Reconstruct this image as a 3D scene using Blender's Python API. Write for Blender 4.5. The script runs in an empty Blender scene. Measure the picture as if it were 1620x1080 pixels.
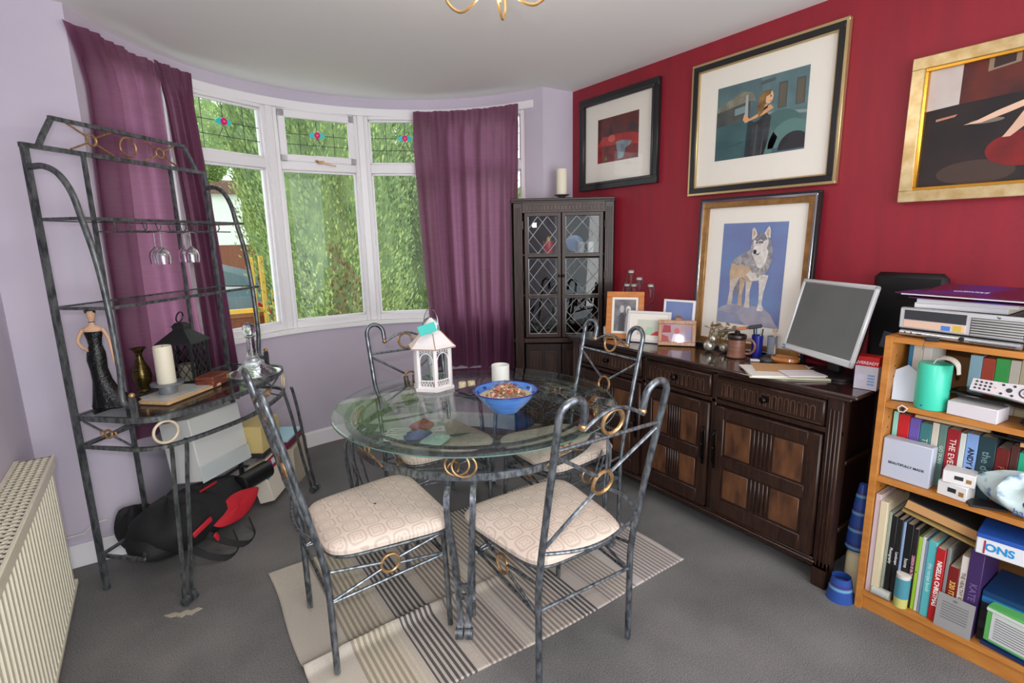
import bpy, math, random
from math import sin, cos, pi, sqrt, radians as R, atan2, hypot
from mathutils import Vector, Matrix, Quaternion
random.seed(7)
SC = bpy.context.scene
COL = SC.collection

# ------------------------------------------------------------ camera, world, light, exposure
def make_camera():
    cd = bpy.data.cameras.new('camera'); cam = bpy.data.objects.new('camera', cd); COL.objects.link(cam)
    cd.sensor_width = 36; cd.lens = 835.6 / 1620 * 36; cd.clip_start = .02; cd.clip_end = 300
    y, p, r = R(33.93), R(11.114), R(-1.174)
    f = Vector((sin(y) * cos(p), cos(y) * cos(p), -sin(p)))
    rt = Vector((cos(y), -sin(y), 0)); up = rt.cross(f)
    rt2 = rt * cos(r) + up * sin(r); up2 = -rt * sin(r) + up * cos(r)
    m = Matrix((rt2, up2, -f)).transposed().to_4x4(); m.translation = Vector((0, 0, 1.5))
    cam.matrix_world = m
    SC.camera = cam
make_camera()
wd = bpy.data.worlds.new('world'); SC.world = wd; wd.use_nodes = True
bg = wd.node_tree.nodes['Background']; bg.inputs[0].default_value = (.88, .94, 1, 1); bg.inputs[1].default_value = 2.7
SC.view_settings.view_transform = 'Standard'; SC.view_settings.look = 'None'
SC.view_settings.exposure = -0.09; SC.view_settings.gamma = 1; SC.view_settings.use_curve_mapping = False
def lamp(name, kind, loc, power, color=(1, 1, 1), size=.1, target=None):
    l = bpy.data.lights.new(name, kind); l.energy = power; l.color = color
    if kind == 'AREA': l.size = size
    elif kind != 'SUN': l.shadow_soft_size = size
    else: l.angle = size
    o = bpy.data.objects.new(name, l); COL.objects.link(o); o.location = loc
    if target: o.rotation_euler = (Vector(target) - Vector(loc)).to_track_quat('-Z', 'Y').to_euler()
    return o
# the flash on the camera; behind it an added fill lamp brightening room and ceiling
lamp('flash_light', 'AREA', (-.06, -.03, 1.66), 14, (1, .98, .98), .06, (1.2, 2.0, 1.05))
lamp('rear_fill_light', 'AREA', (.6, -2.0, 1.3), 60, (1, .97, .95), 1.9, (1.1, 2.0, 1.75))

# ------------------------------------------------------------ materials
MATS = {}
def lin(c):
    return tuple(((x / 255) / 12.92 if x / 255 <= .04045 else ((x / 255 + .055) / 1.055) ** 2.4) for x in c[:3]) + (1,)
def mat(name, rgb, rough=.5, metal=0., noise=None, bump=None, spec=.5, emit=0, coat=0, trans=0, alpha=1):
    """rgb in 0-255 sRGB. noise=(scale, rgb2, detail, stretch xyz), bump=(scale, strength)"""
    if name in MATS: return MATS[name]
    m = bpy.data.materials.new(name); m.use_nodes = True; nt = m.node_tree; b = nt.nodes['Principled BSDF']
    b.inputs['Base Color'].default_value = lin(rgb); b.inputs['Roughness'].default_value = rough
    b.inputs['Metallic'].default_value = metal; b.inputs['Specular IOR Level'].default_value = spec
    b.inputs['Coat Weight'].default_value = coat; b.inputs['Transmission Weight'].default_value = trans
    if emit: b.inputs['Emission Color'].default_value = lin(rgb); b.inputs['Emission Strength'].default_value = emit
    N = nt.nodes; L = nt.links
    if noise or bump:
        tc = N.new('ShaderNodeTexCoord')
    if noise:
        sc, c2 = noise[0], noise[1]; det = noise[2] if len(noise) > 2 else 4; st = noise[3] if len(noise) > 3 else (1, 1, 1)
        lo, hi = noise[4] if len(noise) > 4 else (.35, .65)
        mp = N.new('ShaderNodeMapping'); mp.inputs['Scale'].default_value = st; L.new(tc.outputs['Object'], mp.inputs[0])
        n = N.new('ShaderNodeTexNoise'); n.inputs['Scale'].default_value = sc; n.inputs['Detail'].default_value = det
        L.new(mp.outputs[0], n.inputs['Vector'])
        r = N.new('ShaderNodeValToRGB'); r.color_ramp.elements[0].position = lo; r.color_ramp.elements[1].position = hi
        r.color_ramp.elements[0].color = lin(rgb); r.color_ramp.elements[1].color = lin(c2)
        L.new(n.outputs[0], r.inputs[0]); L.new(r.outputs[0], b.inputs['Base Color'])
    if bump:
        n2 = N.new('ShaderNodeTexNoise'); n2.inputs['Scale'].default_value = bump[0]; n2.inputs['Detail'].default_value = 3
        L.new(tc.outputs['Object'], n2.inputs['Vector'])
        bp = N.new('ShaderNodeBump'); bp.inputs['Strength'].default_value = bump[1]; bp.inputs['Distance'].default_value = .004
        L.new(n2.outputs[0], bp.inputs['Height']); L.new(bp.outputs[0], b.inputs['Normal'])
    MATS[name] = m; return m
def glassmat(name, tint=(255, 255, 255), refl=1.0, rough=.0, ior=1.45):
    if name in MATS: return MATS[name]
    m = bpy.data.materials.new(name); m.use_nodes = True; nt = m.node_tree; N = nt.nodes; L = nt.links
    N.remove(N['Principled BSDF'])
    t = N.new('ShaderNodeBsdfTransparent'); t.inputs[0].default_value = lin(tint)
    g = N.new('ShaderNodeBsdfGlossy'); g.inputs['Roughness'].default_value = rough
    fr = N.new('ShaderNodeFresnel'); fr.inputs['IOR'].default_value = ior
    mu = N.new('ShaderNodeMath'); mu.operation = 'MULTIPLY'; mu.inputs[1].default_value = refl
    ge = N.new('ShaderNodeNewGeometry'); mi = N.new('ShaderNodeMix'); mi.data_type = 'FLOAT'; mi.inputs[2].default_value = ior; mi.inputs[3].default_value = 1 / ior
    L.new(ge.outputs['Backfacing'], mi.inputs[0]); L.new(mi.outputs[0], fr.inputs['IOR'])
    L.new(fr.outputs[0], mu.inputs[0])
    mx = N.new('ShaderNodeMixShader'); L.new(mu.outputs[0], mx.inputs[0]); L.new(t.outputs[0], mx.inputs[1]); L.new(g.outputs[0], mx.inputs[2])
    L.new(mx.outputs[0], N['Material Output'].inputs[0])
    MATS[name] = m; return m
def C(r, g, b, rough=.5, **k): return mat('paint_%d_%d_%d_%d' % (r, g, b, int(rough * 100)), (r, g, b), rough, **k)

lilac = mat('lilac_wall_paint', (196, 188, 202), .85, noise=(3, (191, 183, 198)), bump=(60, .08))
white_plaster = mat('ceiling_paint', (238, 238, 236), .9, bump=(40, .05))
white_gloss = mat('white_gloss_wood', (236, 234, 236), .35)
sill_white = mat('white_sill', (242, 242, 240), .35)
steel = mat('antiqued_grey_metal', (142, 149, 155), .32, .75, noise=(70, (78, 84, 90), 5, (1, 1, .4), (.36, .66)), bump=(90, .1))
dark_steel = mat('dark_antiqued_metal', (112, 117, 118), .4, .5, noise=(60, (62, 66, 68), 5, (1, 1, .4), (.36, .66)), bump=(90, .1))
gold = mat('antique_gold_metal', (196, 160, 116), .34, .7, noise=(40, (150, 114, 74)))
palegold = mat('pale_cream_gold', (214, 200, 172), .45, .2)
glass_clear = glassmat('clear_glass', (250, 252, 252), 1.6)
glass_pane = glassmat('window_glass', (250, 252, 250), .9)
glass_table = glassmat('table_glass', (243, 250, 246), 1.15)
glass_edge = mat('green_glass_edge', (92, 128, 116), .1, coat=1)
oak_dark = mat('dark_oak', (36, 23, 19), .36, noise=(14, (62, 38, 27), 6, (6, 6, .7), (.35, .75)), bump=(60, .12), coat=.08, spec=.35)
oak_darker = mat('very_dark_oak', (27, 18, 17), .35, noise=(14, (42, 27, 22), 6, (6, 6, .7)), coat=.05, spec=.3)
oak_edge = mat('lighter_oak_edge', (92, 66, 52), .4, noise=(20, (60, 40, 32), 4))  # lighter oak tone that picks out the carved arches and frieze
oak_top = mat('polished_dark_oak_top', (38, 25, 24), .16, noise=(10, (54, 34, 30), 6, (6, .7, 6)), coat=.5)
oak_panel = mat('worn_brown_oak_panel', (110, 70, 42), .45, noise=(8, (58, 35, 22), 7, (3, 3, 1), (.3, .7)), bump=(80, .15))
beech = mat('beech_veneer', (196, 132, 62), .42, noise=(9, (180, 114, 50), 5, (4, 1, 4)))
black_plastic = mat('black_plastic', (20, 20, 22), .38)
black_matt = mat('black_cloth', (24, 24, 26), .9, bump=(120, .4))
silver_plastic = mat('silver_plastic', (206, 208, 210), .35, .2)
lead = mat('lead_came', (176, 178, 180), .35, .6)
cream_wax = mat('cream_wax', (228, 222, 200), .5)
paperw = mat('white_paper', (226, 226, 228), .7)
chrome = mat('chrome', (210, 212, 214), .1, 1)
dark_knob = mat('bronze_knob', (34, 28, 26), .25, .8)

def red_wall_mat():
    m = mat('deep_red_wall_paint', (142, 28, 46), .55, bump=(70, .12)); nt = m.node_tree; N = nt.nodes; L = nt.links
    tc = N.new('ShaderNodeTexCoord'); mp = N.new('ShaderNodeMapping'); mp.inputs['Scale'].default_value = (1, 9, 1.2)
    n = N.new('ShaderNodeTexNoise'); n.inputs['Scale'].default_value = 2.2; n.inputs['Detail'].default_value = 3
    r = N.new('ShaderNodeValToRGB'); r.color_ramp.elements[0].position = .3; r.color_ramp.elements[1].position = .7
    r.color_ramp.elements[0].color = lin((148, 26, 44)); r.color_ramp.elements[1].color = lin((134, 26, 42))
    L.new(tc.outputs['Object'], mp.inputs[0]); L.new(mp.outputs[0], n.inputs['Vector']); L.new(n.outputs[0], r.inputs[0])
    L.new(r.outputs[0], N['Principled BSDF'].inputs['Base Color']); return m
red_wall = red_wall_mat()
def carpet_mat():
    m = mat('grey_carpet_pile', (130, 128, 128), .95, spec=.1); nt = m.node_tree; N = nt.nodes; L = nt.links; b = N['Principled BSDF']
    tc = N.new('ShaderNodeTexCoord'); n = N.new('ShaderNodeTexNoise'); n.inputs['Scale'].default_value = 260; n.inputs['Detail'].default_value = 4
    n2 = N.new('ShaderNodeTexNoise'); n2.inputs['Scale'].default_value = 2.2; n2.inputs['Detail'].default_value = 5
    mx = N.new('ShaderNodeMix'); mx.data_type = 'FLOAT'; mx.inputs[0].default_value = .32
    L.new(tc.outputs['Object'], n.inputs['Vector']); L.new(tc.outputs['Object'], n2.inputs['Vector'])
    L.new(n.outputs[0], mx.inputs[2]); L.new(n2.outputs[0], mx.inputs[3])
    r = N.new('ShaderNodeValToRGB'); r.color_ramp.elements[0].position = .36; r.color_ramp.elements[1].position = .64
    r.color_ramp.elements[0].color = lin((84, 83, 83)); r.color_ramp.elements[1].color = lin((146, 144, 142))
    L.new(mx.outputs[0], r.inputs[0]); L.new(r.outputs[0], b.inputs['Base Color'])
    bp = N.new('ShaderNodeBump'); bp.inputs['Strength'].default_value = .6; bp.inputs['Distance'].default_value = .004
    L.new(n.outputs[0], bp.inputs['Height']); L.new(bp.outputs[0], b.inputs['Normal']); return m
carpet = carpet_mat()
def curtain_mat(name, c1, c2, tr):
    m = bpy.data.materials.new(name); m.use_nodes = True; nt = m.node_tree; N = nt.nodes; L = nt.links; b = N['Principled BSDF']
    tc = N.new('ShaderNodeTexCoord'); mp = N.new('ShaderNodeMapping'); mp.inputs['Scale'].default_value = (6, 6, 90)
    n = N.new('ShaderNodeTexNoise'); n.inputs['Scale'].default_value = 1.6; n.inputs['Detail'].default_value = 4
    r = N.new('ShaderNodeValToRGB'); r.color_ramp.elements[0].position = .3; r.color_ramp.elements[1].position = .7
    r.color_ramp.elements[0].color = lin(c1); r.color_ramp.elements[1].color = lin(c2)
    L.new(tc.outputs['Object'], mp.inputs[0]); L.new(mp.outputs[0], n.inputs['Vector']); L.new(n.outputs[0], r.inputs[0])
    L.new(r.outputs[0], b.inputs['Base Color']); b.inputs['Roughness'].default_value = .55; b.inputs['Sheen Weight'].default_value = .2
    t = N.new('ShaderNodeBsdfTranslucent'); g = N.new('ShaderNodeMix'); g.data_type = 'RGBA'
    g.inputs[0].default_value = .5; g.inputs[7].default_value = lin((232, 160, 200)); L.new(r.outputs[0], g.inputs[6]); L.new(g.outputs[2], t.inputs[0])
    mx = N.new('ShaderNodeMixShader'); mx.inputs[0].default_value = tr
    L.new(b.outputs[0], mx.inputs[1]); L.new(t.outputs[0], mx.inputs[2]); L.new(mx.outputs[0], N['Material Output'].inputs[0])
    return m
curtain_cloth = curtain_mat('plum_faux_silk', (74, 34, 58), (104, 54, 84), .54)

def math_node(N, L, op, a, b=None):
    n = N.new('ShaderNodeMath'); n.operation = op
    for i, v in enumerate((a, b)):
        if v is None: continue
        if isinstance(v, (int, float)): n.inputs[i].default_value = v
        else: L.new(v, n.inputs[i])
    return n.outputs[0]
def seat_mat():
    m = mat('beige_jacquard', (214, 200, 180), .85, spec=.2); nt = m.node_tree; N = nt.nodes; L = nt.links; b = N['Principled BSDF']
    tc = N.new('ShaderNodeTexCoord'); sp = N.new('ShaderNodeSeparateXYZ'); L.new(tc.outputs['Object'], sp.inputs[0])
    M = lambda op, a, b=None: math_node(N, L, op, a, b)
    def cell(o, off=0.):
        return M('SUBTRACT', M('FRACT', M('ADD', M('MULTIPLY', o, 1 / .070), 10 + off)), .5)
    x, y = cell(sp.outputs[0]), cell(sp.outputs[1])
    ax, ay = M('ABSOLUTE', x), M('ABSOLUTE', y)
    d = M('POWER', M('ADD', M('POWER', ax, 4), M('POWER', ay, 4)), .25)
    ring = M('LESS_THAN', M('ABSOLUTE', M('SUBTRACT', d, .40)), .045)
    th = M('ARCTAN2', y, x); rad = M('SQRT', M('ADD', M('MULTIPLY', x, x), M('MULTIPLY', y, y)))
    pet = M('ADD', .22, M('MULTIPLY', M('COSINE', M('ADD', M('MULTIPLY', th, 4), pi)), .07))
    ring2 = M('LESS_THAN', M('ABSOLUTE', M('SUBTRACT', rad, pet)), .028)
    k = M('MAXIMUM', ring, ring2)
    n = N.new('ShaderNodeTexNoise'); n.inputs['Scale'].default_value = 300; L.new(tc.outputs['Object'], n.inputs['Vector'])
    k2 = M('MULTIPLY', k, M('ADD', n.outputs[0], .35))
    mx = N.new('ShaderNodeMix'); mx.data_type = 'RGBA'; mx.inputs[6].default_value = lin((224, 208, 194)); mx.inputs[7].default_value = lin((200, 184, 170))
    L.new(k2, mx.inputs[0]); L.new(mx.outputs[2], b.inputs['Base Color'])
    bp = N.new('ShaderNodeBump'); bp.inputs['Strength'].default_value = .25; bp.inputs['Distance'].default_value = .003; bp.invert = True
    L.new(k, bp.inputs['Height']); L.new(bp.outputs[0], b.inputs['Normal']); return m
seat_cloth = seat_mat()
def rug_mat(w):
    m = mat('striped_rug_weave', (196, 184, 170), .95, spec=.1); nt = m.node_tree; N = nt.nodes; L = nt.links; b = N['Principled BSDF']
    tc = N.new('ShaderNodeTexCoord'); sp = N.new('ShaderNodeSeparateXYZ'); L.new(tc.outputs['Object'], sp.inputs[0])
    M = lambda op, a, b=None: math_node(N, L, op, a, b)
    t = M('DIVIDE', sp.outputs[0], w)
    def ramp(pts, interp='CONSTANT'):
        r = N.new('ShaderNodeValToRGB'); cr = r.color_ramp; cr.interpolation = interp
        cr.elements[0].position = pts[0][0]; cr.elements[0].color = lin(pts[0][1]); cr.elements[1].position = pts[1][0]; cr.elements[1].color = lin(pts[1][1])
        for p, c in pts[2:]:
            e = cr.elements.new(p); e.color = lin(c)
        L.new(t, r.inputs[0]); return r.outputs[0]
    # ground colour of each broad band, and colour of the thin stripes drawn over it
    base = ramp([(0, (206, 196, 180)), (.105, (210, 200, 172)), (.215, (196, 184, 172)), (.32, (198, 186, 174)), (.40, (190, 178, 168)), (.50, (206, 192, 174)),
                 (.60, (200, 188, 178)), (.72, (208, 196, 180)), (.80, (206, 196, 190)), (.9, (204, 192, 184))])
    line = ramp([(0, (206, 196, 180)), (.105, (160, 146, 126)), (.19, (198, 186, 172)), (.225, (52, 46, 46)), (.315, (198, 186, 172)), (.335, (134, 120, 108)), (.40, (120, 100, 88)),
                 (.435, (204, 190, 174)), (.47, (140, 126, 118)), (.56, (120, 108, 104)), (.60, (44, 42, 44)), (.655, (200, 186, 176)), (.69, (150, 138, 134)), (.80, (206, 196, 190)), (.83, (140, 128, 126)), (.985, (206, 196, 190))])
    fr = M('FRACT', M('MULTIPLY', sp.outputs[0], 1 / .0215)); k = M('LESS_THAN', fr, .52)
    mx = N.new('ShaderNodeMix'); mx.data_type = 'RGBA'; L.new(k, mx.inputs[0]); L.new(base, mx.inputs[6]); L.new(line, mx.inputs[7])
    n = N.new('ShaderNodeTexNoise'); n.inputs['Scale'].default_value = 240; L.new(tc.outputs['Object'], n.inputs['Vector'])
    m2 = N.new('ShaderNodeMix'); m2.data_type = 'RGBA'; m2.blend_type = 'MULTIPLY'; m2.inputs[0].default_value = .45
    L.new(mx.outputs[2], m2.inputs[6]); L.new(n.outputs[0], m2.inputs[7]); g = N.new('ShaderNodeBrightContrast'); g.inputs[1].default_value = .08
    L.new(m2.outputs[2], g.inputs[0]); L.new(g.outputs[0], b.inputs['Base Color'])
    bp = N.new('ShaderNodeBump'); bp.inputs['Strength'].default_value = .3; bp.inputs['Distance'].default_value = .003
    L.new(n.outputs[0], bp.inputs['Height']); L.new(bp.outputs[0], b.inputs['Normal']); return m

# ------------------------------------------------------------ mesh builder
class MB:
    def __init__(s, m=None):
        s.v = []; s.f = []; s.fm = []; s.mats = []; s.cur = 0; s.T = Matrix.Identity(4)
        if m: s.m(m)
    def m(s, m):
        if m not in s.mats: s.mats.append(m)
        s.cur = s.mats.index(m); return s
    def t(s, loc=(0, 0, 0), rz=0, rx=0, ry=0):
        s.T = Matrix.Translation(loc) @ Matrix.Rotation(rz, 4, 'Z') @ Matrix.Rotation(ry, 4, 'Y') @ Matrix.Rotation(rx, 4, 'X'); return s
    def add(s, vs, fs):
        b = len(s.v); s.v += [tuple(s.T @ Vector(p)) for p in vs]
        s.f += [tuple(b + i for i in f) for f in fs]; s.fm += [s.cur] * len(fs); return s
    def box(s, a, b, bev=0.):
        x0, x1 = sorted((a[0], b[0])); y0, y1 = sorted((a[1], b[1])); z0, z1 = sorted((a[2], b[2]))
        bev = min(bev, (x1 - x0) * .45, (y1 - y0) * .45, (z1 - z0) * .45)
        if bev <= 0:
            return s.add([(x0, y0, z0), (x1, y0, z0), (x1, y1, z0), (x0, y1, z0), (x0, y0, z1), (x1, y0, z1), (x1, y1, z1), (x0, y1, z1)],
                         [(3, 2, 1, 0), (4, 5, 6, 7), (0, 1, 5, 4), (1, 2, 6, 5), (2, 3, 7, 6), (3, 0, 4, 7)])
        V = []; idx = {}
        for i, X in enumerate((x0, x1)):
            for j, Y in enumerate((y0, y1)):
                for k, Z in enumerate((z0, z1)):
                    sx, sy, sz = (1 - 2 * i) * bev, (1 - 2 * j) * bev, (1 - 2 * k) * bev
                    for a_, p in (('x', (X, Y + sy, Z + sz)), ('y', (X + sx, Y, Z + sz)), ('z', (X + sx, Y + sy, Z))):
                        idx[i, j, k, a_] = len(V); V.append(p)
        F = []; g = lambda i, j, k, a_: idx[i, j, k, a_]
        for i in (0, 1):
            q = [g(i, 0, 0, 'x'), g(i, 0, 1, 'x'), g(i, 1, 1, 'x'), g(i, 1, 0, 'x')]; F.append(q if i == 0 else q[::-1])
            q = [g(0, i, 0, 'y'), g(1, i, 0, 'y'), g(1, i, 1, 'y'), g(0, i, 1, 'y')]; F.append(q if i == 0 else q[::-1])
            q = [g(0, 0, i, 'z'), g(0, 1, i, 'z'), g(1, 1, i, 'z'), g(1, 0, i, 'z')]; F.append(q if i == 0 else q[::-1])
        for i in (0, 1):
            for j in (0, 1):
                q = [g(i, j, 0, 'x'), g(i, j, 0, 'y'), g(i, j, 1, 'y'), g(i, j, 1, 'x')]; F.append(q if (i + j) % 2 == 0 else q[::-1])
                q = [g(i, 0, j, 'x'), g(i, 1, j, 'x'), g(i, 1, j, 'z'), g(i, 0, j, 'z')]; F.append(q if (i + j) % 2 == 0 else q[::-1])
                q = [g(0, i, j, 'y'), g(0, i, j, 'z'), g(1, i, j, 'z'), g(1, i, j, 'y')]; F.append(q if (i + j) % 2 == 0 else q[::-1])
                for k in (0, 1):
                    q = [g(i, j, k, 'x'), g(i, j, k, 'y'), g(i, j, k, 'z')]; F.append(q if (i + j + k) % 2 == 1 else q[::-1])
        return s.add(V, F)
    def lathe(s, prof, n=24, c=(0, 0, 0), sx=1, sy=1, a0=0.):
        V = []; F = []
        for r, z in prof:
            for i in range(n):
                a = a0 + 2 * pi * i / n; V.append((c[0] + r * cos(a) * sx, c[1] + r * sin(a) * sy, c[2] + z))
        for k in range(len(prof) - 1):
            for i in range(n):
                j = (i + 1) % n; F.append((k * n + i, k * n + j, (k + 1) * n + j, (k + 1) * n + i))
        if prof[0][0] > 1e-5: F.append(tuple(range(n))[::-1])
        if prof[-1][0] > 1e-5: F.append(tuple((len(prof) - 1) * n + i for i in range(n)))
        return s.add(V, F)
    def ball(s, c, r, n=14, sz=1.):
        return s.lathe([(max(1e-6, r * sin(pi * i / 8)), -r * sz * cos(pi * i / 8)) for i in range(9)], n, c)
    def sweep(s, path, prof, closed=False, up=None, cap=True, scale=None):
        P = [Vector(p) for p in path]; n = len(P); m = len(prof); V = []; F = []
        nrm = Vector(up).normalized() if up else None; prev = None
        for i, p in enumerate(P):
            if closed: t = (P[(i + 1) % n] - P[i - 1])
            else: t = P[min(i + 1, n - 1)] - P[max(i - 1, 0)]
            t.normalize()
            if nrm: a = nrm
            elif prev is None: a = t.orthogonal().normalized()
            else: a = (prev - t * prev.dot(t)); a = a.normalized() if a.length > 1e-6 else t.orthogonal().normalized()
            prev = a; b = t.cross(a).normalized(); a2 = a if not nrm else b.cross(t).normalized()
            k = scale[i] if scale else 1
            for x, y in prof: V.append(p + a2 * (x * k) + b * (y * k))
        N = n if closed else n - 1
        for i in range(N):
            for j in range(m):
                i2 = (i + 1) % n; j2 = (j + 1) % m; F.append((i * m + j, i * m + j2, i2 * m + j2, i2 * m + j))
        if cap and not closed: F.append(tuple(range(m))[::-1]); F.append(tuple((n - 1) * m + j for j in range(m)))
        return s.add([tuple(v) for v in V], F)
    def tube(s, path, r, n=10, closed=False, scale=None, cap=True):
        return s.sweep(path, [(r * cos(2 * pi * i / n), r * sin(2 * pi * i / n)) for i in range(n)], closed, scale=scale, cap=cap)
    def bar(s, path, w, h, up, closed=False):
        return s.sweep(path, [(-w / 2, -h / 2), (w / 2, -h / 2), (w / 2, h / 2), (-w / 2, h / 2)], closed, up)
    def ring(s, c, rad, r, nrm=(0, 0, 1), n=28, m=8, sq=1.):
        q = Vector(nrm).to_track_quat('Z', 'Y'); c = Vector(c)
        return s.tube([tuple(c + q @ Vector((rad * cos(2 * pi * i / n), rad * sq * sin(2 * pi * i / n), 0))) for i in range(n)], r, m, True)
    def prism(s, poly, z0, z1, axis='z'):
        """poly 2D list ccw; axis z: (x,y); axis x: (y,z) extruded along x; axis y: (x,z) along y"""
        n = len(poly)
        def p3(a, b, h): return {'z': (a, b, h), 'x': (h, a, b), 'y': (a, h, b)}[axis]
        V = [p3(a, b, z0) for a, b in poly] + [p3(a, b, z1) for a, b in poly]
        F = [tuple(range(n))[::-1], tuple(range(n, 2 * n))] + [(i, (i + 1) % n, n + (i + 1) % n, n + i) for i in range(n)]
        return s.add(V, F)
    def grid(s, fn, nu, nv, closed_u=False):
        V = [fn(i / nu, j / nv) for j in range(nv + 1) for i in range(nu + (0 if closed_u else 1))]
        w = nu + (0 if closed_u else 1); F = []
        for j in range(nv):
            for i in range(nu):
                i2 = (i + 1) % w; F.append((j * w + i, j * w + i2, (j + 1) * w + i2, (j + 1) * w + i))
        return s.add(V, F)
    def build(s, name, parent=None, smooth=True, label=None, loc=None, rz=0):
        me = bpy.data.meshes.new(name); me.from_pydata(s.v, [], s.f)
        for m in s.mats: me.materials.append(m)
        me.polygons.foreach_set('material_index', s.fm)
        me.update(); me.validate()
        if smooth:
            me.polygons.foreach_set('use_smooth', [True] * len(me.polygons)); me.set_sharp_from_angle(angle=R(38))
        o = bpy.data.objects.new(name, me); COL.objects.link(o)
        if parent: o.parent = parent
        if loc: o.location = loc
        if rz: o.rotation_euler = (0, 0, rz)
        if label: o['label'] = label
        return o
def fixn(o):
    import bmesh
    bm = bmesh.new(); bm.from_mesh(o.data); bmesh.ops.recalc_face_normals(bm, faces=bm.faces); bm.to_mesh(o.data); bm.free(); return o
def thing(name, label, cat, loc=(0, 0, 0), rz=0, group=None, tilt=None):
    o = bpy.data.objects.new(name, None); COL.objects.link(o); o.empty_display_size = .05
    o.location = loc; o.rotation_euler = (tilt[0] if tilt else 0, tilt[1] if tilt else 0, rz)
    o['label'] = label; o['category'] = cat
    if group: o['group'] = group
    return o
def tag(o, label, cat, group=None, kind=None):
    o['label'] = label; o['category'] = cat
    if group: o['group'] = group
    if kind: o['kind'] = kind
    return o
def struct(o, label=None):
    o['kind'] = 'structure'
    if label: o['label'] = label
    return o
def copy_tree(o, parent=None):
    c = o.copy(); COL.objects.link(c)
    if parent: c.parent = parent
    for ch in [x for x in bpy.data.objects if x.parent == o]: copy_tree(ch, c)
    return c
def arc(c, r, a0, a1, n, f): return [f(c[0] + r * cos(a0 + (a1 - a0) * i / n), c[1] + r * sin(a0 + (a1 - a0) * i / n)) for i in range(n + 1)]
def smoothpath(pts, k=6):
    """Catmull-Rom through 3D points"""
    P = [Vector(p) for p in pts]; P = [P[0] * 2 - P[1]] + P + [P[-1] * 2 - P[-2]]; out = []
    for i in range(1, len(P) - 2):
        for j in range(k):
            t = j / k; a, b, c, d = P[i - 1:i + 3]
            out.append(tuple(.5 * ((2 * b) + (c - a) * t + (2 * a - 5 * b + 4 * c - d) * t * t + (3 * b - a - 3 * c + d) * t ** 3)))
    out.append(tuple(P[-2])); return out
def text(s, size, m, parent, loc, rot, name='lettering', extr=.0004, spacing=1., sx=1., align='CENTER', bold=0.):
    """flat lettering mesh; rot is a 3x3 given as (xaxis, yaxis): directions of the writing and of the letters' up"""
    cu = bpy.data.curves.new(name, 'FONT'); cu.body = s; cu.size = size; cu.extrude = extr; cu.align_x = align; cu.align_y = 'CENTER'; cu.space_character = spacing; cu.offset = bold
    t = bpy.data.objects.new(name + '_curve', cu); COL.objects.link(t)
    dg = bpy.context.evaluated_depsgraph_get(); dg.update()
    me = bpy.data.meshes.new_from_object(t.evaluated_get(dg)); me.name = name
    bpy.data.objects.remove(t); bpy.data.curves.remove(cu)
    o = bpy.data.objects.new(name, me); COL.objects.link(o); me.materials.clear(); me.materials.append(m)
    X = Vector(rot[0]).normalized(); Y = Vector(rot[1]).normalized(); Z = X.cross(Y)
    M = Matrix((X * sx, Y, Z)).transposed().to_4x4(); M.translation = Vector(loc)
    me.transform(M)
    if parent: o.parent = parent
    return o

# ------------------------------------------------------------ room shell
H = 2.5; XR = 2.62; YF = 3.06; XL = -.54; BC = (1.09, 2.64); BR = 1.33; YB = -1.2
TH0 = math.asin((YF - BC[1]) / BR)          # angle at which the bay arc meets the front wall plane
def bp(th, r, z=None):
    p = (BC[0] + r * cos(th), BC[1] + r * sin(th)); return p if z is None else p + (z,)
def arcpts(r, a0, a1, n): return [bp(a0 + (a1 - a0) * i / n, r) for i in range(n + 1)]
bay = arcpts(BR, TH0, pi - TH0, 48)
outer = [(XR, YB), (XR, YF)] + bay + [(XL, YF), (XL, YB)]
b = MB(carpet); n = len(outer); b.prism([(x * 1, y) for x, y in [(XR + .1, YB), (XR + .1, YF + .05)] + arcpts(BR + .1, TH0, pi - TH0, 48) + [(XL - .1, YF + .05), (XL - .1, YB)]], -.06, 0)
struct(b.build('floor', smooth=False))
b = MB(white_plaster); b.prism([(XR + .1, YB), (XR + .1, YF + .05)] + arcpts(BR + .12, TH0, pi - TH0, 48) + [(XL - .1, YF + .05), (XL - .1, YB)], H, H + .06)
struct(b.build('ceiling', smooth=False))
b = MB(red_wall); b.box((XR, YB, 0), (XR + .1, YF + .05, H)); struct(b.build('wall_right', smooth=False))
b = MB(lilac); b.box((XL - .1, YB, 0), (XL, YF + .05, H)); struct(b.build('wall_left', smooth=False))
jl = BC[0] - BR * cos(TH0); jr = BC[0] + BR * cos(TH0)
b = MB(lilac); b.box((XL, YF, 0), (jl, YF + .1, H)).box((jr, YF, 0), (XR, YF + .1, H)); struct(b.build('wall_front', smooth=False))
SILL = .895; HEAD = 2.41
def curvedwall(b, r0, r1, a0, a1, z0, z1, n=48):
    V = []; F = []
    for i in range(n + 1):
        a = a0 + (a1 - a0) * i / n
        for r, z in ((r0, z0), (r1, z0), (r1, z1), (r0, z1)): V.append(bp(a, r, z))
    for i in range(n):
        for j in range(4): F.append((i * 4 + j, i * 4 + (j + 1) % 4, i * 4 + 4 + (j + 1) % 4, i * 4 + 4 + j))
    F.append((0, 1, 2, 3)); F.append((n * 4 + 3, n * 4 + 2, n * 4 + 1, n * 4)); return b.add(V, F)
b = MB(lilac)
curvedwall(b, BR, BR + .12, TH0, pi - TH0, 0, SILL - .03); curvedwall(b, BR, BR + .12, TH0, pi - TH0, HEAD, H)
for a0, a1 in ((TH0, R(24.6)), (R(157), pi - TH0)): curvedwall(b, BR, BR + .12, a0, a1, SILL - .03, HEAD, 4)
struct(fixn(b.build('wall_bay')))
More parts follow.
